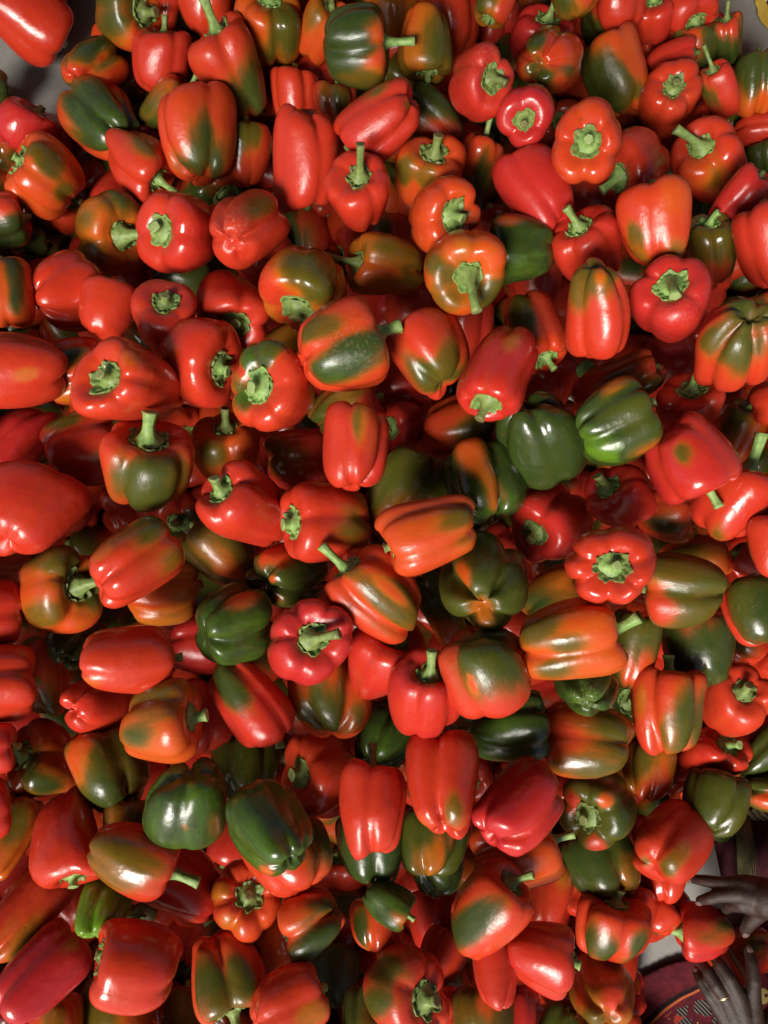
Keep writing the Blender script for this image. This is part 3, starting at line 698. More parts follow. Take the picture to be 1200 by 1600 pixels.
# peppers lower in the heap, which the ones above rest on
FLOOR_SPOTS = [(20, 100), (75, 75), (90, 140), (40, 150), (130, 30), (10, 60), (1145, 15), (1190, 60), (1180, 10), (1100, 1350), (1190, 1300), (1190, 1420),
               (1100, 1450), (1040, 1490), (1100, 1560), (1190, 1560), (1030, 1600), (1250, 1350), (1250, 1500), (1220, 1640), (1100, 1660), (1240, 20), (-60, 110)]
def heap_height(x, y):
    d = min(math.hypot(x - a, y - b) for a, b in FLOOR_SPOTS)
    o = max(-x, x - 1200, -y, y - 1600)              # the heap goes on beyond the picture
    k = min(max((d - 75) / 330, 0), 1)
    return k * ((.27 if o > 58 else .025) - .0009 * max(o - 170, 0)), d
FILL = []
rf = random.Random(77)
def drop_fillers(passes, size, margin, step=92, jit=34, bare=False):
    for k in range(passes):
        for gy in range(-230, 1840, step):
            for gx in range(-230, 1440, step):
                x = gx + rf.uniform(-jit, jit) + step / 2 * (k % 2); y = gy + rf.uniform(-jit, jit) + step / 2 * (k % 2)
                h, d = heap_height(x, y)
                if d < margin:
                    continue
                if h < -.1:
                    continue
                if bare and (not (0 < (y - GY0) / CELL < GH - 1 and 0 < (x - GX0) / CELL < GW - 1) or TOP[int((y - GY0) / CELL), int((x - GX0) / CELL)] < CAM_H - .002):
                    continue
                i, j = int((y - GY0) / CELL), int((x - GX0) / CELL)
                if not (5 < i < GH - 7 and 5 < j < GW - 7):
                    continue
                hh = CAM_H - TOP[i - 5:i + 6, j - 5:j + 6].mean()
                if hh > h and not (k == 0) and TOP[i, j] < CAM_H - .012:
                    continue
                s = rf.uniform(*size)
                el = rf.choice([-50, -15, -5, 5, 20, 60])
                c = rf.random()
                base = rf.uniform(.80, .95) if c < .68 else (rf.uniform(.70, .78) if c < .78 else rf.uniform(.04, .3))
                pt = []
                if rf.random() < .5:
                    pt = [(rf.uniform(-35, 35), rf.uniform(-35, 35), rf.uniform(18, 34), .12 if base > .5 else .7)]
                p = dict(box=(x - s, y - s, x + s, y + s), az=rf.uniform(0, 6.28), el=R(el), roll=rf.uniform(0, 6.28), ripe=base, patches=pt, layer=0,
                         seed=5000 + len(FILL), A=rf.uniform(1.05, 1.35), fixA=True, nl=rf.choice([3, 4, 4, 5]), gr=rf.uniform(.13, .22), tp=rf.uniform(.8, .95),
                         rib=0, dip=.28, bdip=.2, sq=0, lump=1, bend=0, scar=0, sb=None, held=None, cat=False)
                fit_pepper(p)
                settle(p)
                FILL.append(p)
drop_fillers(5, (46, 58), 74)
drop_fillers(2, (42, 52), 72, 22, 6, True)

for p in PEP:
    fit_pepper(p)
    settle(p)
print('fillers', len(FILL), 'catalogued', len(PEP), 'depth', min(p['s'] for p in PEP), sorted(round(p['s'], 2) for p in PEP)[::12])

# who owns each sight line of the picture
OWN = np.full((GH, GW), -1); ND = np.full((GH, GW), 9.)
ALL = FILL + PEP
for n, p in enumerate(ALL):
    p['id'] = n
    G, _ = body_points(p, 60, 90)
    P = apply_xf(p, G.reshape(-1, 3)) * p['s']
    i, j, ok = cells(P)
    i, j, D = i[ok], j[ok], -P[ok, 2]
    near = np.full((GH, GW), 9.)
    np.minimum.at(near, (i, j), D)
    m = near < ND
    ND[m] = near[m]; OWN[m] = n
ii, jj = np.mgrid[0:GH, 0:GW]
inside = (ii * CELL + GY0 >= 0) & (ii * CELL + GY0 < 1600) & (jj * CELL + GX0 >= 0) & (jj * CELL + GX0 < 1200)
cnt = np.bincount(OWN[inside & (OWN >= 0)].ravel(), minlength=len(ALL))
for p in ALL:
    p['vis'] = int(cnt[p['id']])
single = [p for p in PEP if p['vis'] >= 4]
print('catalogued and hidden:', [p['box'] for p in PEP if p['vis'] < 4])
more = sorted([p for p in FILL if p['vis'] >= 6], key=lambda p: -p['vis'])[:max(0, 300 - len(single))]
single += more
sid = {p['id'] for p in single}
mass = [p for p in ALL if p['id'] not in sid]
print('single', len(single), 'fillers among them', len(more), 'visible cells of the mass', sum(p['vis'] for p in mass), 'of', int(inside.sum()))

def smooth(a, b, x):
    t = np.clip((x - a) / (b - a), 0, 1)
    return t * t * (3 - 2 * t)

def ripeness(p, V, Vraw, groove):
    """V: vertices in photo pixels about the box centre (x right, y down, towards the viewer)"""
    rs = random.Random(p['seed'] * 7)
    r = np.full(len(V), float(p['ripe']))
    k = p['s_px']
    nz = np.zeros(len(V))
    for f, amp in ((2.2, .5), (4.5, .3), (9, .2)):
        w = np.array([rs.uniform(-1, 1) for _ in range(3)]) * f * 2
        w2 = np.array([rs.uniform(-1, 1) for _ in range(3)]) * f * 2
        nz += amp * np.sin(Vraw @ w + rs.uniform(0, 6.28)) * np.cos(Vraw @ w2 + rs.uniform(0, 6.28))
    nz2 = np.zeros(len(V))
    for f, amp in ((2.5, .5), (5.5, .35), (11, .22)):
        w = np.array([rs.uniform(-1, 1) * f * 2, rs.uniform(-1, 1) * f * 2, rs.uniform(-1, 1) * f * .7])
        nz2 += amp * np.sin(Vraw @ w + rs.uniform(0, 6.28))
    nz2 += .9 * (groove - .15)                       # the green follows the lobes and stops at the furrows
    r += .045 * nz
    if p['ripe'] > .5:
        r -= .05 * groove * (rs.random() < .4)
    wsum = np.zeros(len(V)); pvv = np.full(len(V), .15)
    ax = np.array([math.cos(p['el']) * math.cos(p['az']), -math.cos(p['el']) * math.sin(p['az']), math.sin(p['el'])])
    for pt in p['patches']:
        dx, dy, rad, v = pt[:4]
        st = pt[4] if len(pt) > 4 else 1.7
        cost = (V[:, 0] - dx) ** 2 + (V[:, 1] - dy) ** 2 - 14 * V[:, 2]
        c = V[np.argmin(cost)].copy()
        D = V - c
        along = D @ ax
        D2 = (D ** 2).sum(1) - along ** 2
        d = np.sqrt(np.maximum(D2, 0) + (along / st) ** 2)
        wgt = 1 - smooth(.15, 1.70, d / rad / 1.12 + .50 * nz2)
        new = 1 - (1 - wsum) * (1 - wgt)
        pvv = np.where(new > 1e-4, (pvv * wsum * (1 - wgt) + v * wgt) / np.maximum(wsum * (1 - wgt) + wgt, 1e-4), v)
        wsum = new
        if v < .5 and p['ripe'] > .55:
            r -= .13 * wgt
    # sides that the photograph does not show
    if rs.random() < .35 and p['ripe'] > .5:
        c = np.array([rs.uniform(-30, 30), rs.uniform(-30, 30), V[:, 2].min()])
        wgt = 1 - smooth(.7, 1.3, np.linalg.norm(V - c, axis=1) / 42)
        pvv = np.where(wgt > wsum, .15, pvv)
        wsum = np.maximum(wsum, wgt)
    return r, pvv, wsum

def px_space(p, P):
    X, Y = to_px(P)
    cx, cy = (p['box'][0] + p['box'][2]) / 2, (p['box'][1] + p['box'][3]) / 2
    return np.stack([X - cx, Y - cy, (P[..., 2] - P[..., 2].mean()) * FOC], -1)

CAMV = np.array([0, 0, CAM_H])
def to_world(p, L):
    return CAMV + apply_xf(p, L) * p['s']

def body_arrays(p, nt, nth):
    G, g = body_points(p, nt, nth)
    Lv = flat_rows(G)
    gv = np.concatenate([g[0, :1], g[1:-1].ravel(), g[-1, :1]])
    p['s_px'] = 1
    V = px_space(p, apply_xf(p, Lv))
    r = ripeness(p, V, Lv, gv)
    W = to_world(p, Lv)
    rs = random.Random(p['seed'] * 3)
    sc = np.zeros(len(Lv))
    if p['scar']:
        c = Lv[int(np.argmax(V[:, 2] + rs.uniform(-20, 20)))]
        sc = p['scar'] * 2.2 * (1 - smooth(.18, .42, np.linalg.norm(Lv - c, axis=1)))
    grain = Lv * np.array([1, 1, .28]) * 2.2 + np.array([rs.uniform(0, 90) for _ in range(3)])
    return G, W, r, sc, V, grain

def calyx_stem(p, G, nt):
    """calyx draped on the stem dimple and a ribbed, bent stem, in the body's own coordinates"""
    rs = random.Random(p['seed'] * 11 + 5)
    nth = G.shape[1]
    M = meridian(p, nt)
    top = int(np.argmax(M[:, 0] > .75))
    rho_s = M[:top + 1, 0]
    nc = rs.choice([5, 6, 6, 7])
    th = np.linspace(0, 2 * math.pi, nth, endpoint=False)
    rc0 = rs.uniform(.35, .43) * p.get('cal', 1)
    ph = rs.uniform(0, 6.28)
    tri = np.abs(((th * nc / (2 * math.pi) + ph) % 1) * 2 - 1)       # 0..1, pointed corners
    rc = rc0 * (.92 + .14 * tri ** 2 + .05 * np.sin(th * 2 + ph) + .035 * np.array([rs.uniform(-1, 1) for _ in th]))
    fr = [0, .22, .4, .58, .72, .84, .93, 1.0, .985]
    hoff = [.060, .050, .022, .012, .024, .012, .020, .010, -.014]
    rows = []
    for f, ho in zip(fr, hoff):
        pts = np.zeros((nth, 3))
        for j in range(nth):
            t = f * rc[j]
            k = min(max(int(np.searchsorted(rho_s, t)), 1), len(rho_s) - 1)
            u = (t - rho_s[k - 1]) / max(rho_s[k] - rho_s[k - 1], 1e-6)
            q = G[k - 1, j] * (1 - u) + G[k, j] * u
            pts[j] = q
        rip = (.016 * np.sin(nc * 2 * th + ph * 3 + 5 * f) + .007 * np.sin(nc * 5 * th + 9 * f)) * (f > .35) + np.array([rs.uniform(-.006, .006) for _ in th]) * (f > .3)
        curl = .026 * tri ** 3 * (f > .9) * (ho > 0)
        pts[:, 2] += ho + rip * (ho > 0) + curl
        rows.append(pts)
    V = np.vstack([rows[0][:1]] + rows[1:])
    F = []
    for j in range(nth):
        F.append((0, 1 + j, 1 + (j + 1) % nth))
    for i in range(len(rows) - 2):
        for j in range(nth):
            k = (j + 1) % nth
            F.append((1 + i * nth + j, 1 + (i + 1) * nth + j, 1 + (i + 1) * nth + k, 1 + i * nth + k))
    cut = np.zeros(len(V)); cut[1 + 5 * nth:1 + 7 * nth] = .25
    # stem
    sb = p['sb'] or (rs.uniform(0, 360), rs.uniform(.15, .6), rs.uniform(.14, .34))
    away = p['sb'] is None and p['el'] < R(25)
    if away:
        sb = (math.degrees(p['az']) + 180, .5, .16)
    ang, b, ln = R(sb[0]), sb[1], sb[2]
    Fm = p['xf'][0]
    dl = Fm @ np.array([math.cos(ang), math.sin(ang), -2.0 if away else .25 * b])
    dl = dl / np.linalg.norm(dl)
    ez = np.array([0, 0, 1.])
    c0 = G[0, 0] + ez * .045
    ns, nr = 9, 14
    ln = ln * .88
    rb = rs.uniform(.048, .064)
    prev = c0
    SV, rings = [], []
    d0 = ez
    ridges = rs.choice([4, 5, 6])
    for i in range(ns):
        t = i / (ns - 1)
        dirv = ez * (1 - t * b * 1.15) + dl * min(1.3 * b * (t ** .7 + .15), 1.2)
        dirv /= np.linalg.norm(dirv)
        if i:
            prev = prev + dirv * ln * 1.15 / (ns - 1)
        u = np.cross(dirv, [.3, .9, .1]); u /= np.linalg.norm(u); v = np.cross(dirv, u)
        rad = rb * (1.75 * (1 - t) ** 6 + .88 + .38 * t ** 4)
        for k in range(nr):
            a = 2 * math.pi * k / nr
            rr = rad * (1 + .10 * math.cos(ridges * a + ph + t) + rs.uniform(-.03, .03) * (t > .85))
            SV.append(prev + rr * (math.cos(a) * u + math.sin(a) * v))
    SF = []
    for i in range(ns - 1):
        for k in range(nr):
            m = (k + 1) % nr
            SF.append((i * nr + k, i * nr + m, (i + 1) * nr + m, (i + 1) * nr + k))
    base = (ns - 1) * nr
    inner = len(SV)
    for k in range(nr):
        SV.append(prev + (np.array(SV[base + k]) - prev) * .72 + dirv * .006)
    SV.append(prev - dirv * .008)
    for k in range(nr):
        m = (k + 1) % nr
        SF.append((base + k, base + m, inner + m, inner + k))
        SF.append((inner + k, inner + m, inner + nr))
    scut = np.zeros(len(SV)); scut[inner:] = .75; scut[base:inner] = .45; scut[base - nr:base] = .12
    return V, F, cut, np.array(SV), SF, scut

# ---- words for the labels
def colour_words(p, V, r):
    f = V[:, 2] > 0
    v, x, y = r[f], V[f, 0], V[f, 1]
    names = [('bright green', v < -.02), ('dark green', (v >= -.02) & (v < .16)), ('olive green', (v >= .16) & (v < .33)), ('brownish', (v >= .33) & (v < .48)),
             ('orange', (v >= .48) & (v < .72)), ('orange-red', (v >= .72) & (v < .83)), ('red', (v >= .83) & (v < .945)), ('crimson', v >= .945)]
    sh = sorted([(m.mean(), k, m) for k, m in names], key=lambda t: -t[0])
    main = sh[0][1]
    def fam(k):
        return 'green' if 'green' in k or k == 'brownish' else ('orange' if k == 'orange' else 'red')
    sec = None
    g = np.zeros(len(v), bool)
    for s, k, m in sh[1:]:
        if fam(k) != fam(main) and s > .07:
            mm = m
            sx, sy = x[mm].mean() / max(np.abs(x).max(), 1), y[mm].mean() / max(np.abs(y).max(), 1)
            vert = 'upper' if sy < -.22 else ('lower' if sy > .22 else '')
            hor = 'left' if sx < -.22 else ('right' if sx > .22 else '')
            pos = (vert + ('-' if vert and hor else '') + hor)
            sec = (k.split()[-1] if 'green' in k else k, pos + ' side' if pos else 'middle')
            break
    return main, sec

def pose_words(p):
    el, az = math.degrees(p['el']), math.degrees(p['az']) % 360
    d = ['right', 'upper right', 'top', 'upper left', 'left', 'lower left', 'bottom', 'lower right'][int(((az + 22.5) % 360) // 45)]
    if el > 48:
        return 'stem facing up'
    if el < -40:
        return 'bumpy bottom end up'
    return 'stem end ' + d

def zone_words(x, y):
    r_ = ['top edge', 'upper part', 'above mid-photo', 'mid-photo', 'below mid-photo', 'lower part', 'bottom edge'][min(max(int((y + 30) / 1660 * 7), 0), 6)]
    c_ = ['far left', 'left', 'centre', 'right', 'far right'][min(max(int(x / 240), 0), 4)]
    return r_ + ' ' + c_

def centre_of(p):
    m = (OWN == p['id']) & inside
    if m.sum() == 0:
        return (p['box'][0] + p['box'][2]) / 2, (p['box'][1] + p['box'][3]) / 2
    return float((jj[m] * CELL + GX0).mean()), float((ii[m] * CELL + GY0).mean())

def fused(name, V, F, attrs, mat, parent, origin):
    return link(name, mesh_from(name, V - origin, F, attrs), mat, parent)

NT, NTH = 32, 52
for p in single:
    nt, nth = (NT, NTH) if p['vis'] > 120 else (24, 36)
    G, W, r, sc, V, grain = body_arrays(p, nt, nth)
    p['words'] = colour_words(p, V, r[0] * (1 - r[2]) + r[1] * r[2])
    p['c'] = centre_of(p)
    org = np.array([W[:, 0].mean(), W[:, 1].mean(), W[:, 2].min()])
    root = bpy.data.objects.new('pepper', None)
    root.empty_display_size = .03
    root.location = org
    scene.collection.objects.link(root)
    p['root'] = root
    fused('body', W, gf(nt, nth), {'ripe': r[0], 'patch_ripe': r[1], 'patch': r[2], 'scar': sc, 'grain': grain}, M_SKIN, root, org)
    if math.degrees(p['el']) > -32 and p['vis'] > 20:
        cv, cf, cc, sv, sf, scut = calyx_stem(p, G, nt)
        cal = fused('calyx', to_world(p, cv), cf, {'cut': cc}, M_CAL, root, org)
        fused('stem', to_world(p, sv), sf, {'cut': scut}, M_STEM, root, org)

# labels: look, pose, a neighbour one can find, and the part of the photograph
def desc_parts(p):
    main, sec = p['words']
    a = main + ' pepper'
    if sec:
        a += ' with ' + sec[0] + ' ' + sec[1]
    return a
def wc(s):
    return len(s.replace(',', ' ').split())
taken = {}
order = sorted(single, key=lambda p: -p['vis'])
for p in order:
    x, y = p['c']
    nb = sorted([q for q in single if q is not p and q['vis'] > 150], key=lambda q: math.hypot(q['c'][0] - x, q['c'][1] - y))[:7]
    part = 'half-hidden ' if p['vis'] < 260 else ''
    if p['vis'] < 110:
        part = 'mostly buried '
    a = part + desc_parts(p)
    pose = pose_words(p) if p['vis'] >= 260 else ''
    z = zone_words(x, y)
    opts = [', '.join(t for t in (a, pose, z) if t)]
    for q in nb:
        dx, dy = q['c'][0] - x, q['c'][1] - y
        rel = ('left of' if dx > 0 else 'right of') if abs(dx) > abs(dy) else ('above' if dy > 0 else 'below')
        qn = q['words'][0] + ' one'
        opts.append(', '.join(t for t in (a, pose, rel + ' ' + qn, z) if t))
    for q in nb:
        dx, dy = q['c'][0] - x, q['c'][1] - y
        rel = ('left of' if dx > 0 else 'right of') if abs(dx) > abs(dy) else ('above' if dy > 0 else 'below')
        qn = q['words'][0] + ' one with ' + pose_words(q)
        opts.append(', '.join(t for t in (part + p['words'][0] + ' pepper', rel + ' ' + qn, z) if t))
    lab = None
    for o in opts:
        if wc(o) <= 16 and o not in taken:
            lab = o
            break
    if lab is None:
        lab = (part + p['words'][0] + ' pepper, ' + z + ', ' + ('small gap beside it' if p['vis'] > 100 else 'deep in a gap'))
        print('no own label for', p['box'], opts[0])
    if p['held']:
        lab = 'crimson pepper with green far end, held between the two dark hands'
    taken[lab] = p
    root = p['root']
    root['label'] = lab
    root['category'] = 'pepper'
    root['group'] = 'bell peppers heaped on the floor'

# the rest of the heap, past the three hundred that show largest
VV, FF, RR, SS, GR, off = [], [], [], [], [], 0
for p in mass:
    G, W, r, sc, V, grain = body_arrays(p, 14, 20)
    GR.append(grain)
    VV.append(W); RR.append(np.stack(r, 1)); SS.append(sc)
    FF.extend([tuple(k + off for k in f) for f in gf(14, 20)])
    off += len(W)
if VV:
    heap = link('pepper_heap', mesh_from('pepper_heap', np.vstack(VV), FF, {'ripe': np.vstack(RR)[:, 0], 'patch_ripe': np.vstack(RR)[:, 1], 'patch': np.vstack(RR)[:, 2], 'scar': np.concatenate(SS), 'grain': np.vstack(GR)}), M_SKIN)
    heap['kind'] = 'stuff'
    heap['label'] = 'red and green peppers buried deep under the heap'
    heap['category'] = 'peppers'
# ------------------------------------------------------------------ floor, cloths, added overhead shade
def at(px, py, z=0.0):
    d = CAM_H - z
    return Vector(((px - 600) / FOC * d, (800 - py) / FOC * d, z))

def floor_material():
    m, nt, b = new_mat('floor_grey')
    tc = node(nt, 'ShaderNodeTexCoord')
    n1 = noise(nt, tc.outputs['Object'], 5, 5, .6)
    n2 = noise(nt, tc.outputs['Object'], 60, 5, .65)
    n3 = noise(nt, tc.outputs['Object'], 14, 3, .6)
    f = math_n(nt, 'MULTIPLY_ADD', n2.outputs[0], .35, math_n(nt, 'MULTIPLY_ADD', n3.outputs[0], .3, n1.outputs[0]))
    nt.links.new(ramp(nt, f, [(.5, (.17, .155, .14)), (.75, (.26, .245, .225)), (1.05, (.33, .315, .29))]), b.inputs['Base Color'])
    b.inputs['Roughness'].default_value = .55
    bp = node(nt, 'ShaderNodeBump'); bp.inputs['Distance'].default_value = .004; bp.inputs['Strength'].default_value = .4
    nt.links.new(f, bp.inputs['Height']); nt.links.new(bp.outputs[0], b.inputs['Normal'])
    return m
fl = link('floor', mesh_from('floor', [(-40, -40, 0), (40, -40, 0), (40, 40, 0), (-40, 40, 0)], [(0, 1, 2, 3)], smooth=False), floor_material())
fl['kind'] = 'structure'

def cloth_sheet(name, outline, mat, z0, amp, freq, seed, step=.005, thick=.004, rise=None, parent=None):
    """a rumpled sheet with thickness, clipped to an outline given in photograph pixels at floor level"""
    pts = [at(x, y, z0) for x, y in outline]
    xs = [q.x for q in pts]; ys = [q.y for q in pts]
    nx = int((max(xs) - min(xs)) / step) + 2; ny = int((max(ys) - min(ys)) / step) + 2
    def inside_p(x, y):
        c = False
        for k in range(len(pts)):
            a, b2 = pts[k], pts[k - 1]
            if (a.y > y) != (b2.y > y) and x < (b2.x - a.x) * (y - a.y) / (b2.y - a.y) + a.x:
                c = not c
        return c
    rs = random.Random(seed)
    waves = [(rs.uniform(-1, 1) * freq, rs.uniform(-1, 1) * freq, rs.uniform(0, 6.28), rs.uniform(.4, 1)) for _ in range(6)]
    idx, V, F = {}, [], []
    def vert(i, j):
        if (i, j) not in idx:
            x, y = min(xs) + i * step, min(ys) + j * step
            h = sum(w[3] * math.sin(w[0] * x + w[1] * y + w[2] + .6 * math.sin(9 * x)) for w in waves) / 6
            z = z0 + .004 + amp * (h + .6) + (rise(x, y) if rise else 0)
            idx[(i, j)] = len(V)
            V.append((x, y, max(z, .003)))
        return idx[(i, j)]
    for i in range(nx):
        for j in range(ny):
            if inside_p(min(xs) + (i + .5) * step, min(ys) + (j + .5) * step):
                F.append((vert(i, j), vert(i + 1, j), vert(i + 1, j + 1), vert(i, j + 1)))
    o = link(name, mesh_from(name, V, F), mat, parent)
    so = o.modifiers.new('thickness', 'SOLIDIFY'); so.thickness = thick; so.offset = 1
    sm = o.modifiers.new('smooth', 'SMOOTH'); sm.iterations = 12; sm.factor = .6
    return o

def weave_material(name, a, c, scale=900, rough=.85):
    m, nt, b = new_mat(name)
    tc = node(nt, 'ShaderNodeTexCoord')
    n1 = noise(nt, tc.outputs['Object'], 60, 5, .7)
    n2 = noise(nt, tc.outputs['Object'], scale, 2, .6)
    f = math_n(nt, 'MULTIPLY_ADD', n2.outputs[0], .5, math_n(nt, 'MULTIPLY', n1.outputs[0], .5))
    col = ramp(nt, f, [(.36, a), (.64, c)])
    nt.links.new(col, b.inputs['Base Color'])
    b.inputs['Roughness'].default_value = rough
    b.inputs['Specular IOR Level'].default_value = .15
    bp = node(nt, 'ShaderNodeBump'); bp.inputs['Distance'].default_value = .002; bp.inputs['Strength'].default_value = .6
    nt.links.new(f, bp.inputs['Height']); nt.links.new(bp.outputs[0], b.inputs['Normal'])
    return m, nt, b, tc, col

def embroidered_material():
    m, nt, b, tc, base = weave_material('maroon_embroidery', (.030, .004, .007), (.15, .016, .024), 700)
    sep = node(nt, 'ShaderNodeSeparateXYZ'); nt.links.new(tc.outputs['Object'], sep.inputs[0])
    c0 = at(1230, 1830)
    dx = math_n(nt, 'SUBTRACT', sep.outputs[0], c0.x); dy = math_n(nt, 'SUBTRACT', sep.outputs[1], c0.y)
    wv = noise(nt, tc.outputs['Object'], 9, 2)
    d = math_n(nt, 'SQRT', math_n(nt, 'ADD', math_n(nt, 'MULTIPLY', dx, dx), math_n(nt, 'MULTIPLY', dy, dy)))
    d = math_n(nt, 'ADD', d, math_n(nt, 'MULTIPLY_ADD', wv.outputs[0], .02, -.01))
    def band(lo, hi):
        return math_n(nt, 'MULTIPLY', math_n(nt, 'GREATER_THAN', d, lo), math_n(nt, 'LESS_THAN', d, hi))
    r0 = (at(1230, 1830) - at(1085, 1543)).length
    # flowers and leaves of the printed field, inside the piping
    vo = node(nt, 'ShaderNodeTexVoronoi'); vo.inputs['Scale'].default_value = 40; nt.links.new(tc.outputs['Object'], vo.inputs['Vector'])
    vs = node(nt, 'ShaderNodeSeparateColor'); nt.links.new(vo.outputs['Color'], vs.inputs[0])
    near = math_n(nt, 'LESS_THAN', math_n(nt, 'MULTIPLY_ADD', noise(nt, tc.outputs['Object'], 160, 2).outputs[0], .35, vo.outputs['Distance']), .66)
    st = node(nt, 'ShaderNodeTexWave'); st.inputs['Scale'].default_value = 95; st.bands_direction = 'DIAGONAL'; nt.links.new(tc.outputs['Object'], st.inputs['Vector'])
    stripes = ramp(nt, st.outputs['Color'], [(.6, (.012, .008, .010)), (.72, (.16, .14, .12))])
    motif = mix_rgb(nt, math_n(nt, 'GREATER_THAN', vs.outputs[0], .52), stripes, (.33, .26, .085))
    motif = mix_rgb(nt, math_n(nt, 'GREATER_THAN', vs.outputs[0], .84), motif, (.30, .035, .02))
    vo2 = node(nt, 'ShaderNodeTexVoronoi'); vo2.inputs['Scale'].default_value = 110; nt.links.new(tc.outputs['Object'], vo2.inputs['Vector'])
    vs2 = node(nt, 'ShaderNodeSeparateColor'); nt.links.new(vo2.outputs['Color'], vs2.inputs[0])
    fleck = math_n(nt, 'MULTIPLY', math_n(nt, 'LESS_THAN', vo2.outputs['Distance'], .34), math_n(nt, 'GREATER_THAN', vs2.outputs[1], .55))
    motif = mix_rgb(nt, fleck, motif, (.10, .012, .016))
    base2 = mix_rgb(nt, math_n(nt, 'MULTIPLY', fleck, math_n(nt, 'LESS_THAN', d, r0 - .006)), base, (.36, .24, .07))
    base = mix_rgb(nt, math_n(nt, 'LESS_THAN', vo2.outputs['Distance'], .16), base, base2)
    field = math_n(nt, 'MULTIPLY', near, math_n(nt, 'LESS_THAN', d, r0 - .006))
    col = mix_rgb(nt, field, base, motif)
    col = mix_rgb(nt, band(r0 + .003, r0 + .010), col, (.012, .006, .006))
    col = mix_rgb(nt, band(r0 - .002, r0 + .002), col, (.42, .10, .03))
    nt.links.new(col, b.inputs['Base Color'])
    return m

def pleat_material():
    m, nt, b, tc, base = weave_material('dark_pleats', (.020, .004, .007), (.075, .016, .022), 900)
    return m

t = cloth_sheet('embroidered_cloth', [(965, 1560), (990, 1522), (1030, 1501), (1080, 1486), (1130, 1470), (1160, 1440), (1215, 1425), (1330, 1430), (1340, 1800), (930, 1800), (945, 1640)],
                embroidered_material(), 0.0, .006, 55, 3)
t['label'] = 'maroon embroidered cloth with orange piping and yellow flowers, under the hand'
t['category'] = 'cloth'

# pleated dark cloth at the far right, with an olive hem
pl = bpy.data.objects.new('pleated_cloth', None)
scene.collection.objects.link(pl)
pl.location = at(1190, 1330)
pl['label'] = 'dark maroon pleated cloth with olive hem, above the hands at the far right'
pl['category'] = 'cloth'
def strip(name, rows, mat, parent, thick=.004):
    """quads between successive rows of points (already in world space)"""
    n = len(rows[0]); V = [q - parent.location for r_ in rows for q in r_]; F = []
    for i in range(len(rows) - 1):
        for j in range(n - 1):
            F.append((i * n + j, i * n + j + 1, (i + 1) * n + j + 1, (i + 1) * n + j))
    o = link(name, mesh_from(name, [tuple(v) for v in V], F), mat, parent)
    so = o.modifiers.new('thickness', 'SOLIDIFY'); so.thickness = thick; so.offset = 0
    return o
MP = pleat_material()
NP = 44
for (xa, xb, xa2, xb2, y0, y1, seed) in ((1165, 1330, 1182, 1330, 1272, 1425, 1), ):
    rows = []
    for i in range(20):
        f = i / 19
        row = []
        for j in range(NP * 4 + 1):
            g = j / (NP * 4)
            x = (xa + (xa2 - xa) * f) * (1 - g) + (xb + (xb2 - xb) * f) * g
            z = .05 + .02 * math.sin(f * 3) + .0045 * math.sin(j * math.pi / 2) + .006 * math.sin(g * 9 + f * 4)
            row.append(at(x, y0 + (y1 - y0) * f + 3 * math.sin(g * 5), z))
        rows.append(row)
    strip('pleats', rows, MP, pl, .002)
MH = weave_material('olive_hem', (.045, .040, .018), (.13, .115, .055), 800)[0]
rows = [[at(1143 + 32 * g + 16 * f + 2 * math.sin(6 * f), 1272 + 128 * f, .053 + .022 * math.sin(f * 3) + .004 * math.sin(g * 3.1)) for g in (0, .2, .4, .6, .8, 1)] for f in [k / 15 for k in range(16)]]
strip('hem', rows, MH, pl, .003)
MF = weave_material('maroon_fold', (.030, .006, .010), (.11, .028, .036), 800)[0]
rows = [[at(1112 + 34 * g + 22 * f, 1290 + 115 * f, .035 + .018 * math.sin(f * 3) + .014 * math.sin(g * 3.1 + f)) for g in (0, .14, .28, .42, .57, .71, .85, 1)] for f in [k / 15 for k in range(16)]]
strip('fold', rows, MF, pl, .003)

# olive mat edge with dark ticks beside the pleats
mm, mnt, mb, mtc, mcol = weave_material('olive_mat', (.050, .044, .020), (.17, .15, .075), 700)
sw = node(mnt, 'ShaderNodeTexWave'); sw.inputs['Scale'].default_value = 60; sw.bands_direction = 'DIAGONAL'; sw.inputs['Distortion'].default_value = 3
mnt.links.new(mtc.outputs['Object'], sw.inputs['Vector'])
mnt.links.new(mix_rgb(mnt, math_n(mnt, 'GREATER_THAN', sw.outputs['Fac'], .80), mcol, (.015, .008, .008)), mb.inputs['Base Color'])
o = cloth_sheet('woven_mat', [(1158, 1264), (1185, 1250), (1330, 1242), (1330, 1274), (1166, 1282)], mm, .055, .004, 60, 5, .005)
o['label'] = 'olive mat edge with dark ticks, above the pleated cloth at the far right'
o['category'] = 'mat'

# yellow printed cloth in the upper right corner
ym, ynt, yb, ytc, ycol = weave_material('yellow_print', (.36, .23, .03), (.52, .36, .06), 700)
yv = node(ynt, 'ShaderNodeTexVoronoi'); yv.feature = 'DISTANCE_TO_EDGE'; yv.inputs['Scale'].default_value = 75
ynt.links.new(ytc.outputs['Object'], yv.inputs['Vector'])
sp = node(ynt, 'ShaderNodeSeparateXYZ'); ynt.links.new(ytc.outputs['Object'], sp.inputs[0])
cc = at(1225, -5)
ex = math_n(ynt, 'SUBTRACT', sp.outputs[0], cc.x); ey = math_n(ynt, 'SUBTRACT', sp.outputs[1], cc.y)
er = math_n(ynt, 'SQRT', math_n(ynt, 'ADD', math_n(ynt, 'MULTIPLY', ex, ex), math_n(ynt, 'MULTIPLY', ey, ey)))
dark = mix_rgb(ynt, math_n(ynt, 'LESS_THAN', yv.outputs['Distance'], .11), (.05, .012, .012), (.50, .46, .34))
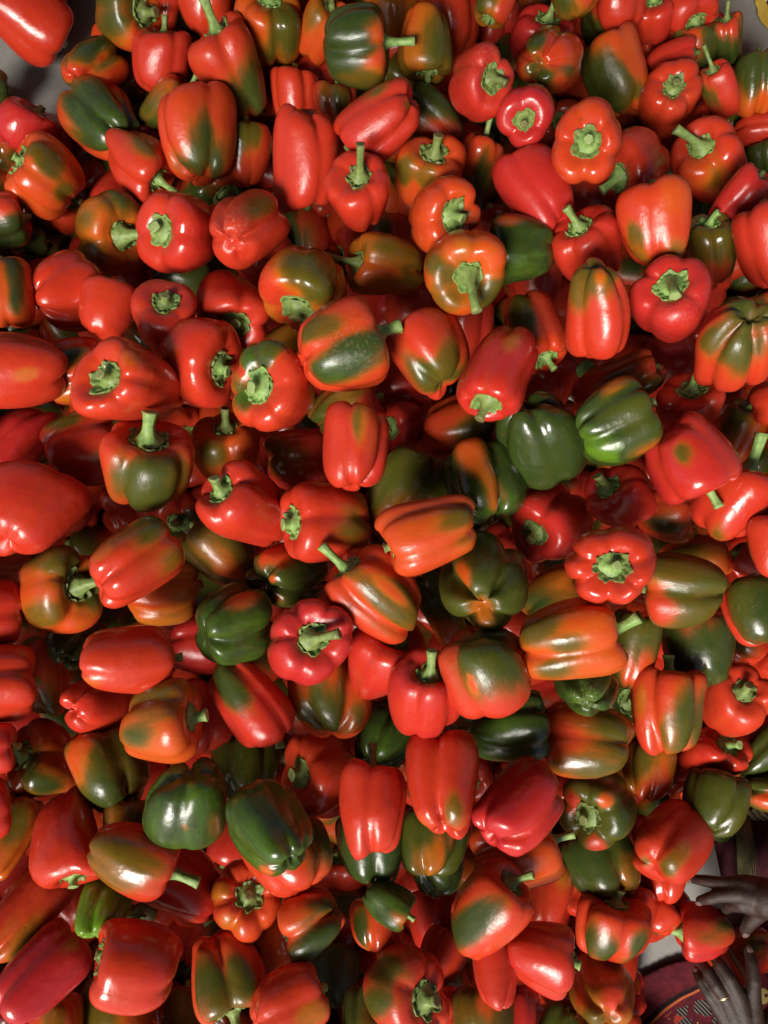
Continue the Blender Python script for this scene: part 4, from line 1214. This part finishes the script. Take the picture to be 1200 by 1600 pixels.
ynt.links.new(mix_rgb(ynt, math_n(ynt, 'LESS_THAN', er, .037), ycol, dark), yb.inputs['Base Color'])
o = cloth_sheet('printed_cloth', [(1174, -60), (1172, 10), (1180, 38), (1196, 56), (1225, 62), (1330, 60), (1330, -60)], ym, 0, .004, 50, 8, .004)
o['label'] = 'yellow cloth with dark and white print in the upper right corner'
o['category'] = 'cloth'

# unseen sheet added overhead to block sky light and darken the heap's gaps
am = new_mat('shade_sheet_cloth')
am[2].inputs['Base Color'].default_value = (.035, .03, .026, 1); am[2].inputs['Roughness'].default_value = .9
AV, AF = [], []
n = 24
for i in range(n + 1):
    for j in range(n + 1):
        x, y = -2.4 + 4.8 * i / n, -0.72 + 4.0 * j / n
        AV.append((x, y, 2.35 + .06 * math.sin(2.2 * x) * math.cos(1.7 * y)))
for i in range(n):
    for j in range(n):
        AF.append((i * (n + 1) + j, (i + 1) * (n + 1) + j, (i + 1) * (n + 1) + j + 1, i * (n + 1) + j + 1))
aw = link('added_shade_sheet', mesh_from('added_shade_sheet', AV, AF), am[0])
so = aw.modifiers.new('thickness', 'SOLIDIFY'); so.thickness = .01
aw['kind'] = 'structure'

# ------------------------------------------------------------------ the person sorting the peppers
def skin_material():
    m, nt, b = new_mat('dark_skin')
    tc = node(nt, 'ShaderNodeTexCoord')
    pa = node(nt, 'ShaderNodeAttribute'); pa.attribute_name = 'pale'
    n1 = noise(nt, tc.outputs['Object'], 90, 4, .6)
    n2 = noise(nt, tc.outputs['Object'], 700, 3, .6)
    col = ramp(nt, n1.outputs[0], [(.3, (.024, .012, .008)), (.7, (.052, .027, .018))])
    nt.links.new(col, b.inputs['Base Color'])
    b.inputs['Roughness'].default_value = .48
    vo = node(nt, 'ShaderNodeTexVoronoi'); vo.inputs['Scale'].default_value = 600; nt.links.new(tc.outputs['Object'], vo.inputs['Vector'])
    h = math_n(nt, 'ADD', math_n(nt, 'MULTIPLY', vo.outputs['Distance'], .4), n2.outputs[0])
    bp = node(nt, 'ShaderNodeBump'); bp.inputs['Distance'].default_value = .0012; bp.inputs['Strength'].default_value = .6
    nt.links.new(h, bp.inputs['Height']); nt.links.new(bp.outputs[0], b.inputs['Normal'])
    return m
MS = skin_material()
def plain(name, c, rough, metal=0):
    m, nt, b = new_mat(name)
    b.inputs['Base Color'].default_value = (*c, 1); b.inputs['Roughness'].default_value = rough; b.inputs['Metallic'].default_value = metal
    return m
person = bpy.data.objects.new('person', None)
scene.collection.objects.link(person)
person.location = at(1500, 1700, 0)
person['label'] = 'person reaching in from the right corner, two dark hands, one with a gold ring'
person['category'] = 'person'

chains = []   # each: list of (px, py, z, r_m)
HZ = .135
# lower hand: forearm, palm fan, four fingers, thumb
fore_a = [(1560, 1800, .30, .050), (1420, 1850, .20, .044), (1290, 1790, .155, .034), (1200, 1690, .150, .027), (1178, 1640, .150, .026), (1160, 1602, .148, .025)]
palm_a = {'little': (1124, 1572), 'ring': (1138, 1562), 'middle': (1154, 1556), 'index': (1172, 1560)}
fing_a = {
 'little': [(1150, 1610, .147, .019), (1135, 1590, .148, .0165), (1122, 1574, .147, .0125), (1107, 1552, .146, .0098), (1095, 1533, .138, .0088), (1088, 1518, .127, .0072)],
 'ring': [(1156, 1606, .151, .020), (1146, 1583, .153, .0175), (1136, 1562, .153, .0132), (1119, 1540, .153, .0102), (1106, 1519, .144, .0092), (1097, 1503, .131, .0075)],
 'middle': [(1164, 1604, .152, .020), (1159, 1580, .155, .0175), (1153, 1556, .156, .0138), (1139, 1528, .155, .0106), (1125, 1508, .145, .0096), (1115, 1494, .132, .0078)],
 'index': [(1174, 1606, .152, .020), (1175, 1583, .154, .0175), (1176, 1562, .154, .0135), (1178, 1532, .153, .0106), (1175, 1506, .145, .0096), (1170, 1486, .135, .0078)],
 'thumb': [(1180, 1620, .142, .020), (1205, 1592, .134, .0150), (1222, 1564, .126, .0118), (1226, 1540, .119, .0092)],
}
# upper hand: comes in from the right, fingers over the held pepper, thumb below it
fore_b = [(1560, 1800, .30, .050), (1470, 1640, .22, .044), (1360, 1500, .19, .034), (1265, 1430, .165, .027), (1232, 1415, .160, .026), (1198, 1405, .158, .025)]
fing_b = {
 'little': [(1196, 1392, .146, .020), (1166, 1380, .140, .0135), (1140, 1380, .118, .0100), (1124, 1388, .098, .0086), (1116, 1400, .082, .0070)],
 'ring': [(1196, 1398, .150, .021), (1160, 1384, .152, .0140), (1126, 1380, .144, .0105), (1100, 1376, .130, .0090), (1080, 1373, .114, .0070)],
 'middle': [(1196, 1406, .154, .021), (1156, 1397, .158, .0142), (1126, 1399, .153, .0108), (1108, 1404, .145, .0094), (1094, 1407, .134, .0072)],
 'index': [(1194, 1414, .152, .021), (1160, 1412, .154, .0138), (1140, 1414, .138, .0106), (1132, 1420, .118, .0092), (1130, 1428, .100, .0075)],
 'thumb': [(1200, 1414, .150, .019), (1186, 1426, .148, .0140), (1173, 1440, .140, .0115), (1164, 1454, .128, .0085)],
}
body_nodes, body_edges = [], []
def add_node(px, py, z, r):
    body_nodes.append((at(px, py, z) - person.location, r * (.86 if r < .022 else 1))); return len(body_nodes) - 1
sho = add_node(2250, 1820, .50, .08)
nk = add_node(2500, 1800, .62, .05); hd = add_node(2700, 1780, .72, .085)
body_edges += [(sho, nk), (nk, hd)]
TIPS = []
for fore, fing, up in ((fore_a, fing_a, (1900, 1950, .36, .055)), (fore_b, fing_b, (1850, 1640, .40, .055))):
    prev = add_node(*up); body_edges.append((sho, prev))
    for q in fore:
        k = add_node(*q); body_edges.append((prev, k)); prev = k
    for nm, chn in fing.items():
        pv_ = prev
        for q in chn:
            k = add_node(*q); body_edges.append((pv_, k)); pv_ = k
        TIPS.append((nm, chn))
CV, CF = [], []
def capsule(a, ra, b, rb, m=14):
    d = b - a
    L = max(d.length, 1e-5); d = d / L
    u = d.orthogonal().normalized(); v = d.cross(u)
    base = len(CV)
    prof = [(-math.cos(t) * ra, math.sin(t) * ra) for t in (.35, .8, 1.25)] + [(L * f, ra + (rb - ra) * f) for f in (0, .5, 1)] + [(L + math.cos(t) * rb, math.sin(t) * rb) for t in (1.25, .8, .35)]
    CV.append(a - d * ra)
    for h, r in prof:
        for k in range(m):
            w = 2 * math.pi * k / m
            CV.append(a + d * h + (u * math.cos(w) + v * math.sin(w)) * r)
    CV.append(b + d * rb)
    n = len(prof)
    for k in range(m):
        k2 = (k + 1) % m
        CF.append((base, base + 1 + k2, base + 1 + k))
        CF.append((len(CV) - 1, base + 1 + (n - 1) * m + k, base + 1 + (n - 1) * m + k2))
        for q in range(n - 1):
            CF.append((base + 1 + q * m + k, base + 1 + q * m + k2, base + 1 + (q + 1) * m + k2, base + 1 + (q + 1) * m + k))
for i_, j_ in body_edges:
    capsule(body_nodes[i_][0], body_nodes[i_][1], body_nodes[j_][0], body_nodes[j_][1])
bo = link('body', mesh_from('body', [tuple(v) for v in CV], CF), MS, person)
rm = bo.modifiers.new('remesh', 'REMESH'); rm.mode = 'VOXEL'; rm.voxel_size = .0019; rm.use_smooth_shade = True
sm_ = bo.modifiers.new('soften', 'SMOOTH'); sm_.iterations = 5; sm_.factor = .5

# keep the outer skin only, as one closed surface
bpy.context.view_layer.update()
dg_ = bpy.context.evaluated_depsgraph_get()
bm_ = bmesh.new(); bm_.from_mesh(bo.evaluated_get(dg_).to_mesh())
bm_.verts.ensure_lookup_table()
seen, best_ = set(), []
for v0 in bm_.verts:
    if v0.index in seen:
        continue
    comp, st_ = [], [v0]
    seen.add(v0.index)
    while st_:
        v_ = st_.pop(); comp.append(v_)
        for e_ in v_.link_edges:
            w_ = e_.other_vert(v_)
            if w_.index not in seen:
                seen.add(w_.index); st_.append(w_)
    if len(comp) > len(best_):
        best_ = comp
keep_ = {v.index for v in best_}
bmesh.ops.delete(bm_, geom=[v for v in bm_.verts if v.index not in keep_], context='VERTS')
for f_ in bm_.faces:
    f_.smooth = True
nm_ = bpy.data.meshes.new('body'); bm_.to_mesh(nm_); bm_.free()
nm_.materials.append(MS)
bo.modifiers.clear(); bo.data = nm_

def ellipsoid(name, c, ax, mat, parent, n=10, m=14):
    """ax: three world vectors"""
    V, F = [c + ax[2]], []
    for i in range(1, n):
        a = math.pi * i / n
        for j in range(m):
            b_ = 2 * math.pi * j / m
            V.append(c + ax[2] * math.cos(a) + (ax[0] * math.cos(b_) + ax[1] * math.sin(b_)) * math.sin(a))
    V.append(c - ax[2])
    for j in range(m):
        F.append((0, 1 + j, 1 + (j + 1) % m)); F.append((len(V) - 1, 1 + (n - 2) * m + (j + 1) % m, 1 + (n - 2) * m + j))
    for i in range(n - 2):
        for j in range(m):
            F.append((1 + i * m + j, 1 + (i + 1) * m + j, 1 + (i + 1) * m + (j + 1) % m, 1 + i * m + (j + 1) % m))
    return link(name, mesh_from(name, [tuple(v - parent.location) for v in V], F), mat, parent)
MN = plain('nail', (.17, .105, .088), .3)
for nm, chn in TIPS:
    a, b_ = at(*chn[-2][:3]), at(*chn[-1][:3])
    d = (b_ - a).normalized()
    up = Vector((0, 0, 1)); side = d.cross(up).normalized(); nrm = side.cross(d).normalized()
    r = chn[-1][3]
    ellipsoid('nail', b_ + nrm * r * .62 + d * r * .10, (d * r * .85, side * r * .60, nrm * r * .30), MN, person, 6, 12)
# gold ring on the ring finger
MG = plain('gold', (.80, .60, .30), .22, 1)
a, b_ = at(1137, 1562, .152), at(1120, 1540, .152)
c = a.lerp(b_, .45); d = (b_ - a).normalized(); side = d.cross(Vector((0, 0, 1))).normalized(); nrm = side.cross(d)
RV, RF = [], []
for i in range(28):
    u = 2 * math.pi * i / 28
    rd = side * math.cos(u) + nrm * math.sin(u)
    for k in range(8):
        w = 2 * math.pi * k / 8
        RV.append(tuple(c + rd * (.0104 + .0012 * math.cos(w)) + d * .0024 * math.sin(w) - person.location))
        RF.append((i * 8 + k, i * 8 + (k + 1) % 8, ((i + 1) % 28) * 8 + (k + 1) % 8, ((i + 1) % 28) * 8 + k))
link('ring', mesh_from('ring', RV, RF), MG, person)
# dress and headscarf, outside the picture
MD = weave_material('dress_cloth', (.03, .006, .010), (.12, .03, .04), 300)[0]
pc = at(2050, 1900, .14); cc_ = at(2150, 1850, .40); hc = at(2700, 1780, .70)
ellipsoid('dress', pc.lerp(cc_, .5), (Vector((.20, 0, 0)), Vector((0, .22, 0)), Vector((0, 0, .28))), MD, person, 16, 24)
ellipsoid('headscarf', hc + Vector((.015, 0, .03)), (Vector((.10, 0, 0)), Vector((0, .10, 0)), Vector((0, 0, .11))), MD, person, 14, 20)

for el_, up_ in (((1420, 1850, .20), (1900, 1950, .36)), ((1470, 1640, .22), (1850, 1640, .40))):
    pts = [at(*el_), at(*el_).lerp(at(*up_), .5) - Vector((0, 0, .01)), at(*up_), at(2250, 1820, .50)]
    SV_, SF_ = [], []
    for i, q in enumerate(pts):
        d = (pts[min(i + 1, 3)] - pts[max(i - 1, 0)]).normalized(); u = d.orthogonal().normalized(); v = d.cross(u)
        for k in range(24):
            w = 2 * math.pi * k / 24
            SV_.append(tuple(q + (u * math.cos(w) + v * math.sin(w)) * ((.062, .068, .074, .09)[i] + .004 * math.sin(5 * w + i)) - person.location))
    for i in range(3):
        for k in range(24):
            SF_.append((i * 24 + k, i * 24 + (k + 1) % 24, (i + 1) * 24 + (k + 1) % 24, (i + 1) * 24 + k))
    so_ = link('sleeve', mesh_from('sleeve', SV_, SF_), MD, person)
    sd_ = so_.modifiers.new('thickness', 'SOLIDIFY'); sd_.thickness = .003
